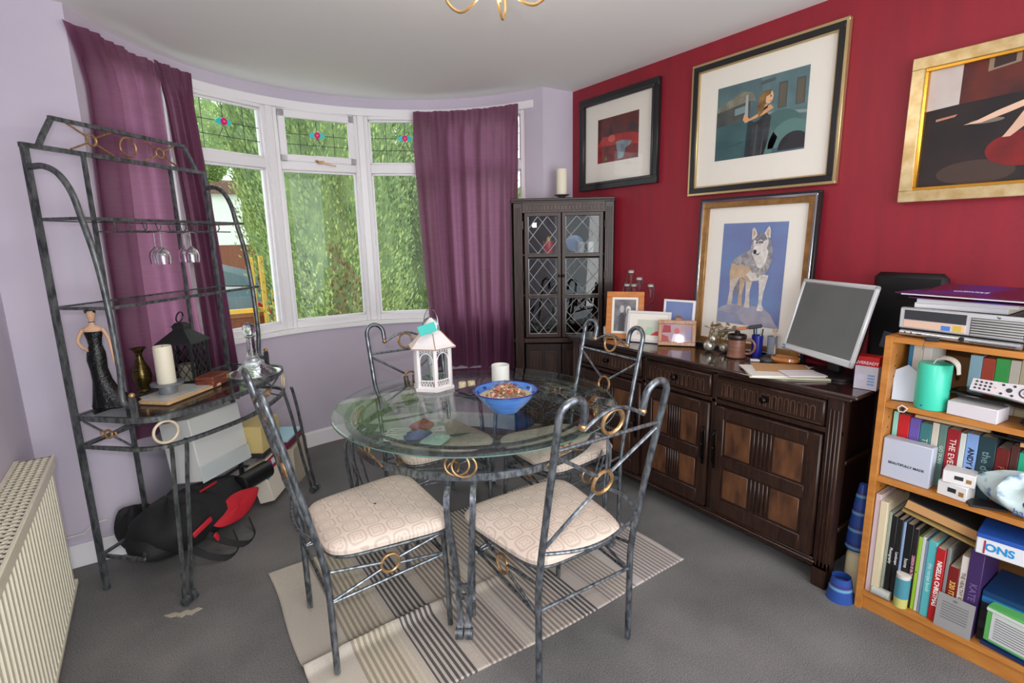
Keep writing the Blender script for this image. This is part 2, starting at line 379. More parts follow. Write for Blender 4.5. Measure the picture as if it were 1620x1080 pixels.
b = MB(sill_white); curvedwall(b, BR - .03, BR + .07, TH0 + .02, R(152), SILL - .028, SILL); struct(fixn(b.build('trim_1')), 'white painted window sill curving round the bay')
b = MB(white_gloss)
curvedwall(b, BR - .016, BR, TH0, pi - TH0, 0, .10); curvedwall(b, BR - .008, BR, TH0, pi - TH0, .10, .115); struct(fixn(b.build('baseboard_bay')))
b = MB(white_gloss); b.box((XL, YF - .016, 0), (jl + .01, YF, .115), .004).box((jr - .01, YF - .016, 0), (XR, YF, .115), .004); struct(b.build('baseboard_front'))
b = MB(white_gloss); b.box((XL, YB, 0), (XL + .016, YF, .115), .004); struct(b.build('baseboard_left'))
b = MB(white_gloss); b.box((XR - .016, YB, 0), (XR, YF, .115), .004); struct(b.build('baseboard_right'))
# thin pipe and trunking clipped above the baseboard beside the radiator
b = MB(C(226, 220, 214)); b.tube([(XL + .02, YF - .012, .16), (-.42, YF - .012, .165), (-.38, YF - .012, .2), (-.33, YF - .012, .205)], .004, 6)
tag(b.build('cable'), 'thin white cable pinned along the lilac wall above the baseboard beside the radiator', 'cable')

# ------------------------------------------------------------ windows of the bay
BND = [R(157), R(130.5), R(104), R(77.6), R(51), R(24.6)]
teal_g = mat('teal_stained_glass', (40, 190, 190), .2, emit=.25); pink_g = mat('magenta_stained_glass', (200, 20, 110), .2, emit=.25); yel_g = mat('yellow_stained_glass', (235, 190, 40), .2, emit=.3)
RW = BR + .035
def window(idx, t0, t1):
    a = Vector(bp(t0, RW) + (0,)); c = Vector(bp(t1, RW) + (0,)); u = (c - a).normalized(); w = (c - a).length
    rz = atan2(u.y, u.x); loc = (a.x, a.y, 0)           # local x along the facet, local -y faces the room (u runs clockwise)
    fr = MB(white_gloss); V = idx == 3                     # the middle light has an opening vent on top
    f = .055; d0, d1 = -.01, .06
    tz0, tz1 = 1.985, 2.05
    fr.box((0, d0, SILL), (f, d1, HEAD), .004).box((w - f, d0, SILL), (w, d1, HEAD), .004)
    fr.box((f, d0, SILL), (w - f, d1, SILL + .05), .004).box((f, d0, HEAD - .05), (w - f, d1, HEAD), .004).box((f, d0, tz0), (w - f, d1, tz1), .004)
    # inner beads
    for z0, z1 in ((SILL + .05, tz0), (tz1, HEAD - .05)):
        for p, q in (((f, .012, z0), (f + .014, .03, z1)), ((w - f - .014, .012, z0), (w - f, .03, z1)), ((f, .012, z0), (w - f, .03, z0 + .014)), ((f, .012, z1 - .014), (w - f, .03, z1))): fr.box(p, q, .003)
    x0, x1, z0, z1 = f + .014, w - f - .014, tz1 + .014, HEAD - .064
    o = fr.build('window_%d' % idx, loc=loc, rz=rz); struct(o)
    if V:
        vf = MB(white_gloss)
        for p, q in (((f, -.028, tz1 - .01), (f + .045, .0, HEAD - .04)), ((w - f - .045, -.028, tz1 - .01), (w - f, .0, HEAD - .04)), ((f, -.028, tz1 - .01), (w - f, .0, tz1 + .035)), ((f, -.028, HEAD - .09), (w - f, .0, HEAD - .04))): vf.box(p, q, .005)
        vf.build('vent_frame', o); x0 += .035; x1 -= .035; z0 += .025; z1 -= .03
        st = MB(gold); st.box((w / 2 - .02, -.045, tz1 - .02), (w / 2 + .02, -.028, tz1)).bar([(w / 2 - .01, -.04, tz1 - .012), (w / 2 + .10, -.045, tz1 - .03)], .008, .005, (0, 0, 1)); st.ball((w / 2 - .03, -.045, tz1 - .005), .01)
        st.build('window_stay', o, label='brass casement stay')
    MB(glass_pane).box((x0 - .005, .018, SILL + .06), (x1 + .005 if not V else w - f, .022, tz0 - .008)).build('pane', o, smooth=False)
    MB(glass_pane).box((x0, .018, z0), (x1, .022, z1)).build('pane', o, smooth=False)
    L_ = MB(mat('dark_lead', (70, 74, 72), .5)); cx = (x0 + x1) / 2; cz = (z0 + z1) / 2; yy = .014; h = z1 - z0; ww = x1 - x0
    def ln(p, q, r=.0022): L_.tube([(p[0], yy, p[1]), (q[0], yy, q[1])], r, 5)
    for k in (.22, .78): ln((x0 + ww * k, z0), (x0 + ww * k, z1))
    for k in (.30,): ln((x0, z0 + h * k), (x1, z0 + h * k))
    ln((x0, cz + h * .1), (cx - .055, cz + h * .1)); ln((cx + .055, cz + h * .1), (x1, cz + h * .1)); ln((cx, cz - .02 + h * .1), (cx - .04, cz - h * .25)); ln((cx, cz - .02 + h * .1), (cx + .04, cz - h * .25)); ln((cx, cz + .02 + h * .1), (cx, z1))
    L_.build('lead_came', o)
    zc = cz + h * .1; s = MB(teal_g)
    for sg in (-1, 1): s.prism([(cx + sg * x, zc + z) for x, z in ((.012, -.016), (.03, -.02), (.056, 0), (.03, .02), (.012, .016))][::sg], .008, .013, 'y')
    s.m(pink_g).t((cx, .006, zc), 0, pi / 2).lathe([(.021, 0), (.021, .006)], 16).t().m(yel_g).t((cx, .004, zc), 0, pi / 2).lathe([(.009, 0), (.009, .004)], 3).t()
    s.build('stained_glass_motif', o, smooth=False, label='teal and magenta stained glass rose motif')
    # vertical mullion post at the joint
for i in range(5): window(i + 1, BND[i], BND[i + 1])
for k, t in enumerate(BND[1:-1]):
    p = bp(t, RW + .03)
    struct(MB(white_gloss).box((-.055, -.028, SILL), (.03, .028, HEAD), .008).build('trim_%d' % (k + 4), loc=(p[0], p[1], 0), rz=t), 'white upright mullion post between two bay window lights')
b = MB(white_gloss); curvedwall(b, BR - .012, BR + .01, TH0 + .06, pi - TH0 - .06, HEAD - .03, HEAD + .02)
struct(fixn(b.build('trim_2')), 'white head moulding and curtain track curving above the bay windows')

# ------------------------------------------------------------ curtains
def curtain(fl, fr, z0, z1, amp, waves, seed, r=1.22, rbot=None, nu=150, nv=44, zt=None, zb=None, rf=None):
    """fl, fr: functions of t (0 top .. 1 bottom) giving the edge angles in degrees"""
    rnd = random.Random(seed); ph = [rnd.uniform(0, 6) for _ in range(6)]
    def fn(u, v):
        a0, a1 = fl(v), fr(v); a = R(a0 + (a1 - a0) * u)
        zz = z1 - v * (z1 - z0)
        if zt: zz += zt(u) * (1 - v) ** 3
        if zb: zz += zb(u) * v ** 4
        am = amp * (.55 + .6 * v)
        s = sin(2 * pi * waves * u + ph[0] + .5 * sin(3 * v + ph[1])) + .45 * sin(2 * pi * waves * 2.3 * u + ph[2] + v) + .25 * sin(2 * pi * waves * .6 * u + ph[3] - 2 * v)
        if v < .06: s = s * .55 + .9 * sin(2 * pi * waves * 3.4 * u) * .4
        rr = (rf(u) if rf else r) + am * s * (min(1, .25 + u * 5) if rf else 1) + (0 if rbot is None else (rbot - r) * v)
        p = bp(a, rr); return (p[0], p[1], zz)
    b = MB(curtain_cloth); b.grid(fn, nu, nv); return b.build('curtain')
ease = lambda v, p: min(1, v / p)
def lerp(tab):
    def f(v):
        for (a, x), (c, y) in zip(tab, tab[1:]):
            if v <= c: return x + (y - x) * (v - a) / (c - a)
        return tab[-1][1]
    return f
curtL = curtain(lerp([(0, 164), (.05, 160.5), (.12, 158.5), (.2, 158.8), (.3, 160.5), (.5, 161.5), (1, 162)]), lerp([(0, 137.5), (.5, 136), (1, 133)]), .56, 2.42, .030, 3.2, 1, 1.26, rf=lerp([(0, 1.318), (.2, 1.27), (.4, 1.25), (1, 1.25)]))
tag(curtL, 'wide plum curtain at the left end of the bay, sunlit from behind the metal rack', 'curtain', 'plum curtains of the bay')
curtM = curtain(lerp([(0, 141.5), (.1, 139), (.5, 136.5), (1, 135)]), lerp([(0, 129.5), (.1, 130), (.5, 127.8), (1, 125.5)]), .56, 2.42, .030, 3.6, 5, 1.22, nu=110)
tag(curtM, 'narrow bunched plum curtain hanging right of the wide left one beside the window', 'curtain', 'plum curtains of the bay')
curtR = curtain(lerp([(0, 61), (.12, 61.5), (.6, 60), (1, 58)]), lerp([(0, 25), (1, 27.5)]), .52, 2.40, .028, 5.6, 9, 1.24, nu=200, zt=lambda u: .0)
tag(curtR, 'plum curtain at the right end of the bay beside the corner cabinet', 'curtain', 'plum curtains of the bay')

# ------------------------------------------------------------ radiator
t = thing('radiator', 'cream panel radiator with slotted top grille on the left wall', 'radiator', (-.475, 2.1, .11))
x0, x1 = -.055, .055; y0, y1 = -1.3, .59; z1 = .57
cream_enamel = mat('cream_enamel', (222, 216, 194), .35)
b = MB(cream_enamel)
V = []; nn = int((y1 - y0 - .06) / .042); 
prof = [(x1 - .012, y0), (x1 - .012, y0 + .02)]
for i in range(nn):
    s = y0 + .03 + i * .042; prof += [(x1 - .012, s), (x1, s + .008), (x1, s + .026), (x1 - .012, s + .034)]
prof += [(x1 - .012, y1), (x0, y1), (x0, y0)]
b.prism(prof, 0.02, z1 - .05); b.box((x1 - .014, y0, z1 - .05), (x1 + .002, y1, z1 - .012), .004).box((x1 - .014, y0, 0), (x1 + .002, y1, .022), .004)
b.build('panel', t, smooth=False)
b = MB(cream_enamel)
b.box((x0 - .008, y0 - .005, z1 - .012), (x0 + .008, y1 + .005, z1 + .003)).box((x1 - .006, y0 - .005, z1 - .014), (x1 + .006, y1 + .005, z1 + .004), .003)
for k in range(5): b.box((x0 + .006 + k * .0225, y0, z1 - .006), (x0 + .014 + k * .0225, y1, z1))
m_ = int((y1 - y0) / .028)
for i in range(m_ + 1): b.box((x0, y0 + i * .028, z1 - .006), (x1, y0 + i * .028 + .009, z1))
b.box((x0, y1 - .012, z1 - .05), (x1, y1 + .004, z1), .002); b.build('top_grille', t, smooth=False)
b = MB(cream_enamel); b.box((x0, y1 - .004, 0.0), (x1 - .01, y1 + .004, z1 - .03), .002); b.build('end_panel', t)
b = MB(mat('dark_radiator_inside', (60, 56, 50), .8)); b.box((x0 + .012, y0 + .01, .05), (x1 - .02, y1 - .02, z1 - .06)); b.build('inner_panel', t)
b = MB(white_gloss)
for y in (-.9, .3): b.tube([(0, y, 0.03), (0, y, -.1)], .011, 8)
b.build('feed_pipe', t)

# ------------------------------------------------------------ rug and carpet patch
rw, rd = 1.63, 1.05
def rugfn(u, v):
    x = u * rw; y = v * rd; z = .007
    d = y - (.36 + .10 * (x / rw)) ; k = max(0, 1 - x / .95)
    z += .022 * math.exp(-(d / .022) ** 2) * min(1, k * 2.2) + .0015 * sin(7 * x + 3 * y)
    return (x + .006 * sin(9 * y), y + .01 * sin(5 * x), z)
b = MB(rug_mat(rw)); b.grid(rugfn, 120, 110)
n0 = len(b.v); 
rug = b.build('rug'); rug.location = (.27, 1.405, 0); md = rug.modifiers.new('thick', 'SOLIDIFY'); md.thickness = .006; md.offset = -1
tag(rug, 'flat woven striped rug in cream, brown and charcoal under the dining table', 'rug')
b = MB(C(176, 166, 150, .9)); b.prism([(-.02, .008), (.02, .004), (.035, -.012), (.06, -.006), (.075, -.022), (.10, -.016), (.115, -.034), (.09, -.040), (.075, -.052), (.055, -.036), (.04, -.046), (.02, -.022), (0, -.018)], .0, .003)
b.build('carpet_tear', smooth=False, loc=(-.115, 2.40, .0)); tag(bpy.data.objects['carpet_tear'], 'frayed pale tear in the grey carpet by the rack foot', 'carpet tear')

# ------------------------------------------------------------ dining chairs
def chair_back_y(z):
    tab = [(0, -.22), (.36, -.222), (.46, -.234), (.8, -.306), (1.06, -.364)]
    return lerp(tab)(z)
def make_chair():
    t = thing('dining_chair', 'x', 'chair')
    for s in (-1, 1):
        xs = lambda z: s * (.205 + .012 * max(0, z - .4) / .6)
        pts = [(xs(z), chair_back_y(z), z) for z in (0.006, .2, .36, .42, .5, .65, .8, .94, .993)]
        hr = .047; cx = abs(xs(.993)) - hr
        for i in range(1, 13):
            a = pi * i / 12; z = .993 + hr * sin(a); pts.append((s * (cx + hr * cos(a)), chair_back_y(z), z))
        pts.append((s * (cx - hr), chair_back_y(.955), .955))
        b = MB(steel); b.tube(pts, .0115, 12); p = b.build('back_post', t)
        b = MB(gold); b.ball((s * (cx - hr), chair_back_y(.945), .945), .0135); b.build('finial_ball', p)
    hx = .217 - .094
    Y = chair_back_y
    b = MB(steel)
    b.tube([(-hx + 2 * hx * i / 12, Y(.97), .935 + .045 * sin(pi * i / 12)) for i in range(13)], .006, 8)
    b.tube([(-.21, Y(.88), .885), (.21, Y(.88), .885)], .0065, 8); b.build('top_rail', t)
    MB(gold).ring((0, Y(.93), .935), .041, .0062, (0, 1, .19)).build('top_ring', t)
    b = MB(steel); rc = .72; rr = .04
    for s in (-1, 1):
        b.tube([(s * .212, Y(.87), .87), (s * rr * .75, Y(rc + .03) - .004, rc + .032)], .0062, 8)
        b.tube(smoothpath([(s * rr * .7, Y(rc - .03) - .004, rc - .03), (s * .11, Y(.63) - .012, .635), (s * .205, Y(.54), .535)], 5), .0062, 8)
    b.tube([(-.205 + .41 * i / 14, Y(.5) - .035 * sin(pi * i / 14), .515 - .02 * sin(pi * i / 14)) for i in range(15)], .0062, 8)
    b.build('back_brace', t)
    MB(gold).ring((0, Y(rc) - .004, rc), rr, .0062, (0, 1, .19)).build('back_ring', t)
    # seat
    def outline(a):
        ca, sa = cos(a), sin(a); e = .34
        x = math.copysign(abs(ca) ** e, ca); y = math.copysign(abs(sa) ** e, sa)
        return x * (.232 + .030 * y), .018 + y * .232
    V = lambda u, v: None
    def seat(u, v):
        a = 2 * pi * u; ox, oy = outline(a)
        rings = [(.02, .485), (.35, .4845), (.65, .482), (.85, .476), (.95, .468), (1.0, .452), (.99, .436), (.93, .428), (.5, .426), (.02, .426)]
        k, z = rings[round(v * 9)]; return (ox * k, .018 + (oy - .018) * k, z)
    b = MB(seat_cloth); b.grid(seat, 56, 9, True); fixn(b.build('seat', t))
    b = MB(dark_steel)
    b.tube([(x * .93, y * .93, .42) for x, y in (outline(2 * pi * i / 40) for i in range(40))], .007, 8, True)
    b.box((-.16, -.1, .408), (.16, -.08, .42)).box((-.16, .1, .408), (.16, .12, .42)); b.build('seat_frame', t)
    for s in (-1, 1):
        MB(steel).tube([(s * .205, .205, .425), (s * .212, .21, .25), (s * .215, .215, .006)], .0105, 12).build('leg', t)
    def truss(A, Bp, name):
        """A, Bp: base points (x, y); three rods, two rays each side and a ring between"""
        A = Vector(A + (0,)); Bv = Vector(Bp + (0,)); c = (A + Bv) / 2; d = (Bv - A).normalized(); r = .034
        b = MB(steel)
        for P, sg, zu, zl in ((A, 1, .395, .285), (Bv, -1, .40, .315)):
            for z, k in ((zu, .012), (zl, -.012)):
                b.tube([(P.x, P.y, z), tuple(c - d * sg * r * .96 + Vector((0, 0, .352 + k)))], .0055, 8)
        b.tube([(A.x, A.y, .28), (Bv.x, Bv.y, .31)], .0055, 8); o = b.build(name, t)
        MB(gold).ring(tuple(c + Vector((0, 0, .352))), r, .006, tuple(d.cross(Vector((0, 0, 1))))).build('ring', o)
    truss((-.205, -.215), (-.205, .207), 'side_stretcher'); truss((.205, -.215), (.205, .207), 'side_stretcher'); truss((-.205, .207), (.205, .207), 'front_stretcher')
    MB(steel).tube([(-.205, -.222, .3), (.205, -.222, .3)], .006, 8).build('back_stretcher', t)
    return t
ch0 = make_chair()
chairs = [((1.108, 1.432), (-.02, 0), 'metal dining chair nearest the camera, right, its ringed back to the viewer'),
          ((.587, 1.878), (-1.588, 0), 'metal dining chair left of the table, its tall hooked back seen edge on'),
          ((1.64, 2.005), (1.55, 0), 'metal dining chair pulled up on the sideboard side of the table'),
          ((1.15, 2.475), (3.13, 0), 'metal dining chair on the far side of the table below the window')]
for i, ((x, y), (dx, dy), lab) in enumerate(chairs):
    o = ch0 if i == 0 else copy_tree(ch0)
    o.location = (x, y, .012 if i < 2 else 0); o.rotation_euler = (0, 0, dx); o['label'] = lab; o['group'] = 'metal chairs around the glass table'

# ------------------------------------------------------------ glass dining table
TC = (1.19, 2.085); TZ = .75
t = thing('dining_table', 'round glass topped dining table with scrolled grey metal frame and gold rings', 'table', (TC[0], TC[1], .011))
b = MB(glass_table); b.lathe([(.0001, .727), (.642, .727), (.650, .731), (.650, .736), (.644, .739), (.0001, .739)], 120); b.build('glass_top', t)
b = MB(glass_edge); b.ring((0, 0, .7335), .6495, .0028, n=120, m=6); b.build('glass_rim', t, label='dark green polished edge of the glass')
def hoop(b, r, z, w, h, n=96): b.bar([(r * cos(2 * pi * i / n), r * sin(2 * pi * i / n), z) for i in range(n)], h, w, (0, 0, 1), True)
b = MB(steel); hoop(b, .585, .717, .022, .014); hoop(b, .52, .717, .01, .01); b.build('upper_hoop', t)
b = MB(steel); hoop(b, .555, .615, .012, .028); b.build('lower_hoop', t)
LA = [atan2(-.53, -.39) + k * pi / 2 for k in range(4)]
for a in LA:
    er = lambda r, tt, z: (r * cos(a) - tt * sin(a), r * sin(a) + tt * cos(a), z)
    b = MB(steel)
    for s in (-1, 1):
        prof = smoothpath([(.545, .60), (.575, .628), (.612, .60), (.622, .54), (.612, .42), (.604, .28), (.612, .15), (.628, .05), (.640, .020)], 5)if False else None
        pts = [(.50, .60), (.545, .598), (.590, .585), (.618, .555), (.628, .50), (.622, .40), (.612, .28), (.612, .16), (.622, .07), (.640, .035)]
        gap = lambda z: s * (.016 + .032 * min(1, max(0, (z - .08) / .44)))
        P3 = smoothpath([er(r, gap(z), z) for r, z in pts], 5)
        b.bar(P3, .022, .010, (cos(a) * .0 - sin(a), cos(a), 0))
        # foot scroll
        b.t(er(.642, s * .018, .022), a).tube([(0, -.014, 0), (0, .014, 0)], .022, 14); b.t()
        # inner S scroll
        q = smoothpath([er(.60, gap(.45), .47), er(.575, gap(.4), .38), er(.545, gap(.3), .25), er(.535, s * .03, .16), er(.555, s * .03, .10), er(.585, s * .028, .10), er(.60, s * .028, .13), er(.585, s * .028, .15), er(.572, s * .028, .135)], 5)
        b.bar(q, .012, .006, (-sin(a), cos(a), 0))
    for z in (.20, .155): b.t(er(.611, 0, z), a).box((-.006, -.03, -.010), (.006, .03, .010)); b.t()
    b.t(er(.51, 0, .60), a).box((-.02, -.055, -.006), (.02, .055, .006)); b.t()
    o = b.build('leg', t)
    g = MB(gold)
    for tt in (-.014, .014): g.ring(er(.565 + .006 * tt / .014, tt, .666), .046, .0045, (cos(a), sin(a), .15), sq=.9)
    g.build('oval_ring', t)
    a2 = a + pi / 4; e2 = lambda r, tt, z: (r * cos(a2) - tt * sin(a2), r * sin(a2) + tt * cos(a2), z)
    g = MB(gold); g.ring(e2(.568, 0, .667), .02, .004, (cos(a2), sin(a2), 0))
    for s1 in (-1, 1):
        for s2 in (-1, 1): g.tube([e2(.568, s1 * .016, .667 + s2 * .012), e2(.562, s1 * .11, .667 + s2 * .044)], .004, 6)
    g.build('crossed_brace', t, label='gold crossed brace with small ring')
TT = .011 + .739

# ------------------------------------------------------------ things on the table
def on_table(dx, dy): return (dx, dy, TT)
# white hexagonal lantern
lw = mat('white_wood_lantern', (240, 236, 236), .5); rg = mat('rose_gold_edge', (206, 160, 134), .35, .6)
t = thing('lantern', 'white six sided lantern with rose gold trim standing on the glass table', 'lantern', on_table(1.135, 2.42), R(12))
hexp = lambda r: [(r * cos(pi / 3 * i), r * sin(pi / 3 * i)) for i in range(6)]
b = MB(lw); b.prism(hexp(.112), 0, .014); b.prism(hexp(.102), .014, .02).build('base', t, smooth=False)
b = MB(lw); P = hexp(.094); ZB, ZT = .02, .215
for i in range(6):
    x, y = P[i]; b.t((x, y, 0), pi / 3 * i).box((-.008, -.009, ZB), (.008, .009, ZT), .002)
b.t(); b.build('corner_post', t)
b = MB(lw)
for i in range(6):
    (xa, ya), (xb, yb) = P[i], P[(i + 1) % 6]; ang = atan2(yb - ya, xb - xa); b.t((xa, ya, 0), ang); L0 = .094
    b.box((0, -.003, ZB + .03), (L0, .003, ZB + .036)).box((0, -.003, ZT - .006), (L0, .003, ZT)).box((0, -.003, ZB), (L0, .003, ZB + .005))
    for k in range(5):
        x = .012 + k * .0155; b.bar([(x, 0, ZB + .004), (x + .0078, 0, ZB + .032), (x + .0155, 0, ZB + .004)], .004, .004, (0, 1, 0))
    b.bar([(L0 / 2 + .033 * cos(pi * j / 10), 0, ZT - .055 + .033 * sin(pi * j / 10)) for j in range(11)], .004, .005, (0, 1, 0))
    for x, z in ((.018, ZT - .016), (.032, ZT - .012), (.047, ZT - .012), (.062, ZT - .012), (.076, ZT - .016)): b.ring((x, 0, z), .0065, .0016, (0, 1, 0), 10, 5)
    for s_ in (.008, L0 - .008): b.box((s_ - .006, -.002, ZB + .036), (s_ + .006, .002, ZT - .05))
b.t(); b.build('fretwork', t)
b = MB(glass_clear)
for i in range(6):
    (xa, ya), (xb, yb) = P[i], P[(i + 1) % 6]; b.t((xa, ya, 0), atan2(yb - ya, xb - xa)).box((.01, .004, ZB), (.084, .005, ZT))
b.t(); b.build('glass_pane', t)
b = MB(lw); a0 = 0; b.lathe([(.128, .215), (.128, .222), (.108, .236), (.060, .285), (.045, .295)], 6); b.lathe([(.034, .29), (.034, .325), (.040, .328), (.006, .362)], 6)
b.m(rg)
for i in range(6):
    c_, s_ = cos(pi / 3 * i), sin(pi / 3 * i); b.tube([(.128 * c_, .128 * s_, .222), (.108 * c_, .108 * s_, .238), (.06 * c_, .06 * s_, .287)], .0022, 5)
b.tube([(.129 * cos(pi / 3 * i), .129 * sin(pi / 3 * i), .219) for i in range(6)], .0022, 5, True); b.build('roof', t, smooth=False)
MB(chrome).tube([(.045 * cos(pi * i / 16), 0, .322 + .09 * sin(pi * i / 16)) for i in range(17)], .0025, 6).build('carry_handle', t)
b = MB(C(60, 190, 180)); b.t((-.062, -.05, .318), R(-15), R(72), R(-12)).box((-.046, -.024, 0), (.046, .024, .002)); b.t(); b.build('swing_tag', t, label='teal card tag tied to the lantern top')
b = MB(C(88, 128, 106, .8)); rnd = random.Random(3)
for k in range(60):
    a, r_ = rnd.uniform(0, 6.28), rnd.uniform(.0, .05); z = .022 + rnd.random() * .04; x, y = r_ * cos(a), r_ * sin(a)
    b.t((x, y, z), a, rnd.uniform(-1, 1)).box((-.009, -.0035, 0), (.009, .0035, .001))
b.t().m(C(180, 30, 40)); b.ball((-.03, -.045, .036), .011); b.ball((-.018, -.05, .032), .008); b.m(C(228, 236, 226, .4)); b.lathe([(.016, .02), (.016, .12), (.001, .125)], 14)
b.build('artificial_flowers', t, label='white candle with green leaves and red berries inside')
# blue bowl with potpourri
t = thing('bowl', 'blue hand painted bowl with a wrapped bag of potpourri in it on the table', 'bowl', on_table(1.225, 1.88))
blue_g = mat('blue_glaze', (74, 130, 214), .15, coat=.6, noise=(14, (92, 148, 226), 3, (1, 1, 6))); blue_d = mat('cobalt_glaze', (28, 40, 140), .15, coat=.6)
b = MB(blue_g); pr = [(.058, 0), (.062, .004), (.066, .01), (.095, .035), (.122, .068), (.134, .088), (.142, .094)]; b.lathe(pr + [(.139, .094), (.128, .088), (.115, .068), (.088, .04), (.06, .018), (.001, .014)], 56); b.build('body', t)
b = MB(blue_d); b.ring((0, 0, .094), .141, .0028, n=56, m=6)
for k in range(10):
    a = 2 * pi * k / 10; b.t((.124 * cos(a), .124 * sin(a), .0835), a, 0, -R(32)).lathe([(.011, 0), (.011, .001)], 12)
b.t(); b.build('painted_rim', t, label='cobalt rim with dots')
b = MB(C(206, 190, 150, .8)); b.lathe([(.001, .07), (.116, .069), (.11, .06)], 40); b.m(C(206, 104, 66, .6)); rnd = random.Random(11)
cols = [C(206, 104, 66, .5), C(224, 190, 150, .5), C(170, 92, 60, .5), C(236, 222, 200, .4), C(196, 130, 90, .5), C(150, 120, 90, .6), C(232, 150, 110, .4)]
for k in range(230):
    a = rnd.uniform(0, 6.28); r_ = .085 * sqrt(rnd.random()); z = .068 + .048 * max(0, (1 - (r_ / .085) ** 2)) * rnd.uniform(.6, 1)
    b.m(rnd.choice(cols)); b.t((r_ * cos(a), r_ * sin(a), z), rnd.uniform(0, 6), rnd.uniform(-.9, .9), rnd.uniform(-.6, .6)); s_ = rnd.uniform(.005, .010); b.lathe([(s_, 0), (s_ * .8, .003), (.001, .004)], 6)
b.t(); o = b.build('potpourri', t, label='orange and cream dried petals'); o['kind'] = 'stuff'
def wrap(u, v):
    a = 2 * pi * u; r_ = .09 * v + .001; z = .128 - .055 * v * v + .006 * sin(5 * a + 7 * v) + .004 * sin(11 * a - 9 * v); return (r_ * cos(a), r_ * sin(a), z)
MB(glass_clear).grid(wrap, 40, 9, True).build('cellophane_wrap', t, smooth=False)
# white ribbed candle holder
b = MB(C(236, 238, 232, .45)); pr = []
for i in range(17): pr.append((.046 + (.0012 if i % 2 else 0), i * .0062))
b.lathe([(.044, 0)] + pr + [(.043, .1), (.042, .06), (.001, .058)], 36)
tag(b.build('candle_holder', loc=on_table(1.45, 2.27)), 'white ribbed ceramic candle pot beyond the blue bowl', 'candle holder')
for i, (x, y, l) in enumerate(((1.245, 2.315, 'small cream tea light nearest the lantern'), (1.29, 2.30, 'small cream tea light nearest the white pot'))):
    t = thing('tea_light', l, 'tea light', on_table(x, y), 0, 'tea lights on the table')
    b = MB(mat('cream_wax2', (232, 218, 176), .5)); b.lathe([(.019, 0), (.0195, .028), (.0175, .030), (.001, .028)], 22); b.build('wax', t); MB(C(40, 36, 32)).tube([(0, 0, .027), (.001, 0, .034)], .001, 5).build('wick', t)
slate = mat('dark_slate_glass', (60, 66, 72), .2, coat=.5)
for i, (x, y, rz, l) in enumerate(((1.225, 2.16, .35, 'square slate coaster at the bottom of the stack beside the bowl'), (1.215, 2.175, .75, 'square slate coaster fanned in the middle of the stack'), (1.235, 2.20, .15, 'square slate coaster lying on top of the stack'))):
    o = MB(slate).box((-.06, -.06, 0), (.06, .06, .006), .001).build('coaster', loc=(x, y, TT + i * .0063), rz=rz); tag(o, l, 'coaster', 'slate coasters on the glass table')
# things lying on the far chair seat under the glass
sz = .487
def puff(b, w, d, h, seed=1, n=20, e=.5):
    rnd = random.Random(seed); p = [rnd.uniform(0, 6) for _ in range(4)]
    def fn(u, v):
        a = 2 * pi * u; ca, sa = cos(a), sin(a); k = max(.002, sin(pi * v)) ** .6; x = math.copysign(abs(ca) ** e, ca) * w / 2 * k; y = math.copysign(abs(sa) ** e, sa) * d / 2 * k
        z = h * (v + .06 * sin(3 * a + p[0]) * v + .05 * sin(9 * x / w + p[1]) * v + .05 * sin(11 * y / d + p[2]) * v); return (x * (1 + .04 * sin(5 * a + p[3])), y, max(0, z))
    return b.grid(fn, n * 2, 12, True)
o = puff(MB(C(176, 40, 48, .6)), .13, .09, .06, 2).build('pouch', loc=(1.10, 2.52, sz), rz=.3); tag(fixn(o), 'red pouch on the far chair seat under the glass', 'pouch')
o = puff(MB(C(70, 96, 156, .7)), .15, .10, .045, 4).build('pouch', loc=(1.03, 2.42, sz), rz=-.2); tag(fixn(o), 'blue cloth pouch on the far chair seat under the glass', 'pouch')
o = puff(MB(C(200, 226, 214, .7)), .17, .11, .05, 6).build('cloth', loc=(1.07, 2.30, sz), rz=.5); tag(fixn(o), 'pale mint crumpled cloth on the far chair seat', 'cloth')
pts = []
for k in range(60): a = k * .42; r_ = .05 + .012 * sin(k * 1.7); pts.append((r_ * cos(a) * 1.3, r_ * sin(a), .006 + .0006 * k))
tag(MB(C(236, 236, 236)).tube(smoothpath(pts, 3), .003, 6).build('cable', loc=(.95, 2.50, sz)), 'white coiled cable on the far chair seat', 'cable')
b = MB(C(24, 110, 80, .6)); b.prism([(0, 0), (.06, .018), (.14, .0), (.07, -.018)][::-1], .02, .022); tag(b.build('leaf', loc=(1.16, 2.37, sz - .018), rz=-.3), 'dark green silk leaf beside the mint cloth on the far chair seat', 'leaf')

# ------------------------------------------------------------ corner display rack
RP = Vector((-.34, 2.76)); RA = atan2(.724, .69); RU = Vector((cos(RA), sin(RA))); RV = Vector((sin(RA), -cos(RA)))
def rk(u, v): p = RP + RU * u + RV * v; return (p.x, p.y)
W_ = .93
t = thing('bakers_rack', 'tall antiqued metal rack with arched sides, shelves and gold rings in the bay', 'rack', (RP.x, RP.y, 0), RA)
Q = lambda u, v, z: (u, -v, z)
for u in (0, W_): MB(dark_steel).bar([Q(u, 0, 0.004), Q(u, 0, 1.875)], .022, .018, (1, 0, 0)).build('back_post', t)
for u in (.235, .695): MB(dark_steel).bar([Q(u, .0, .81), Q(u, .0, 1.875)], .016, .012, (1, 0, 0)).build('back_bar', t)
for u in (.25, ): MB(dark_steel).bar([Q(u, .0, .14), Q(u, .0, .81)], .018, .014, (1, 0, 0)).build('back_bar', t)
b = MB(dark_steel); b.bar([Q(-.015, 0, 1.88), Q(W_ + .015, 0, 1.88)], .018, .016, (0, 0, 1))
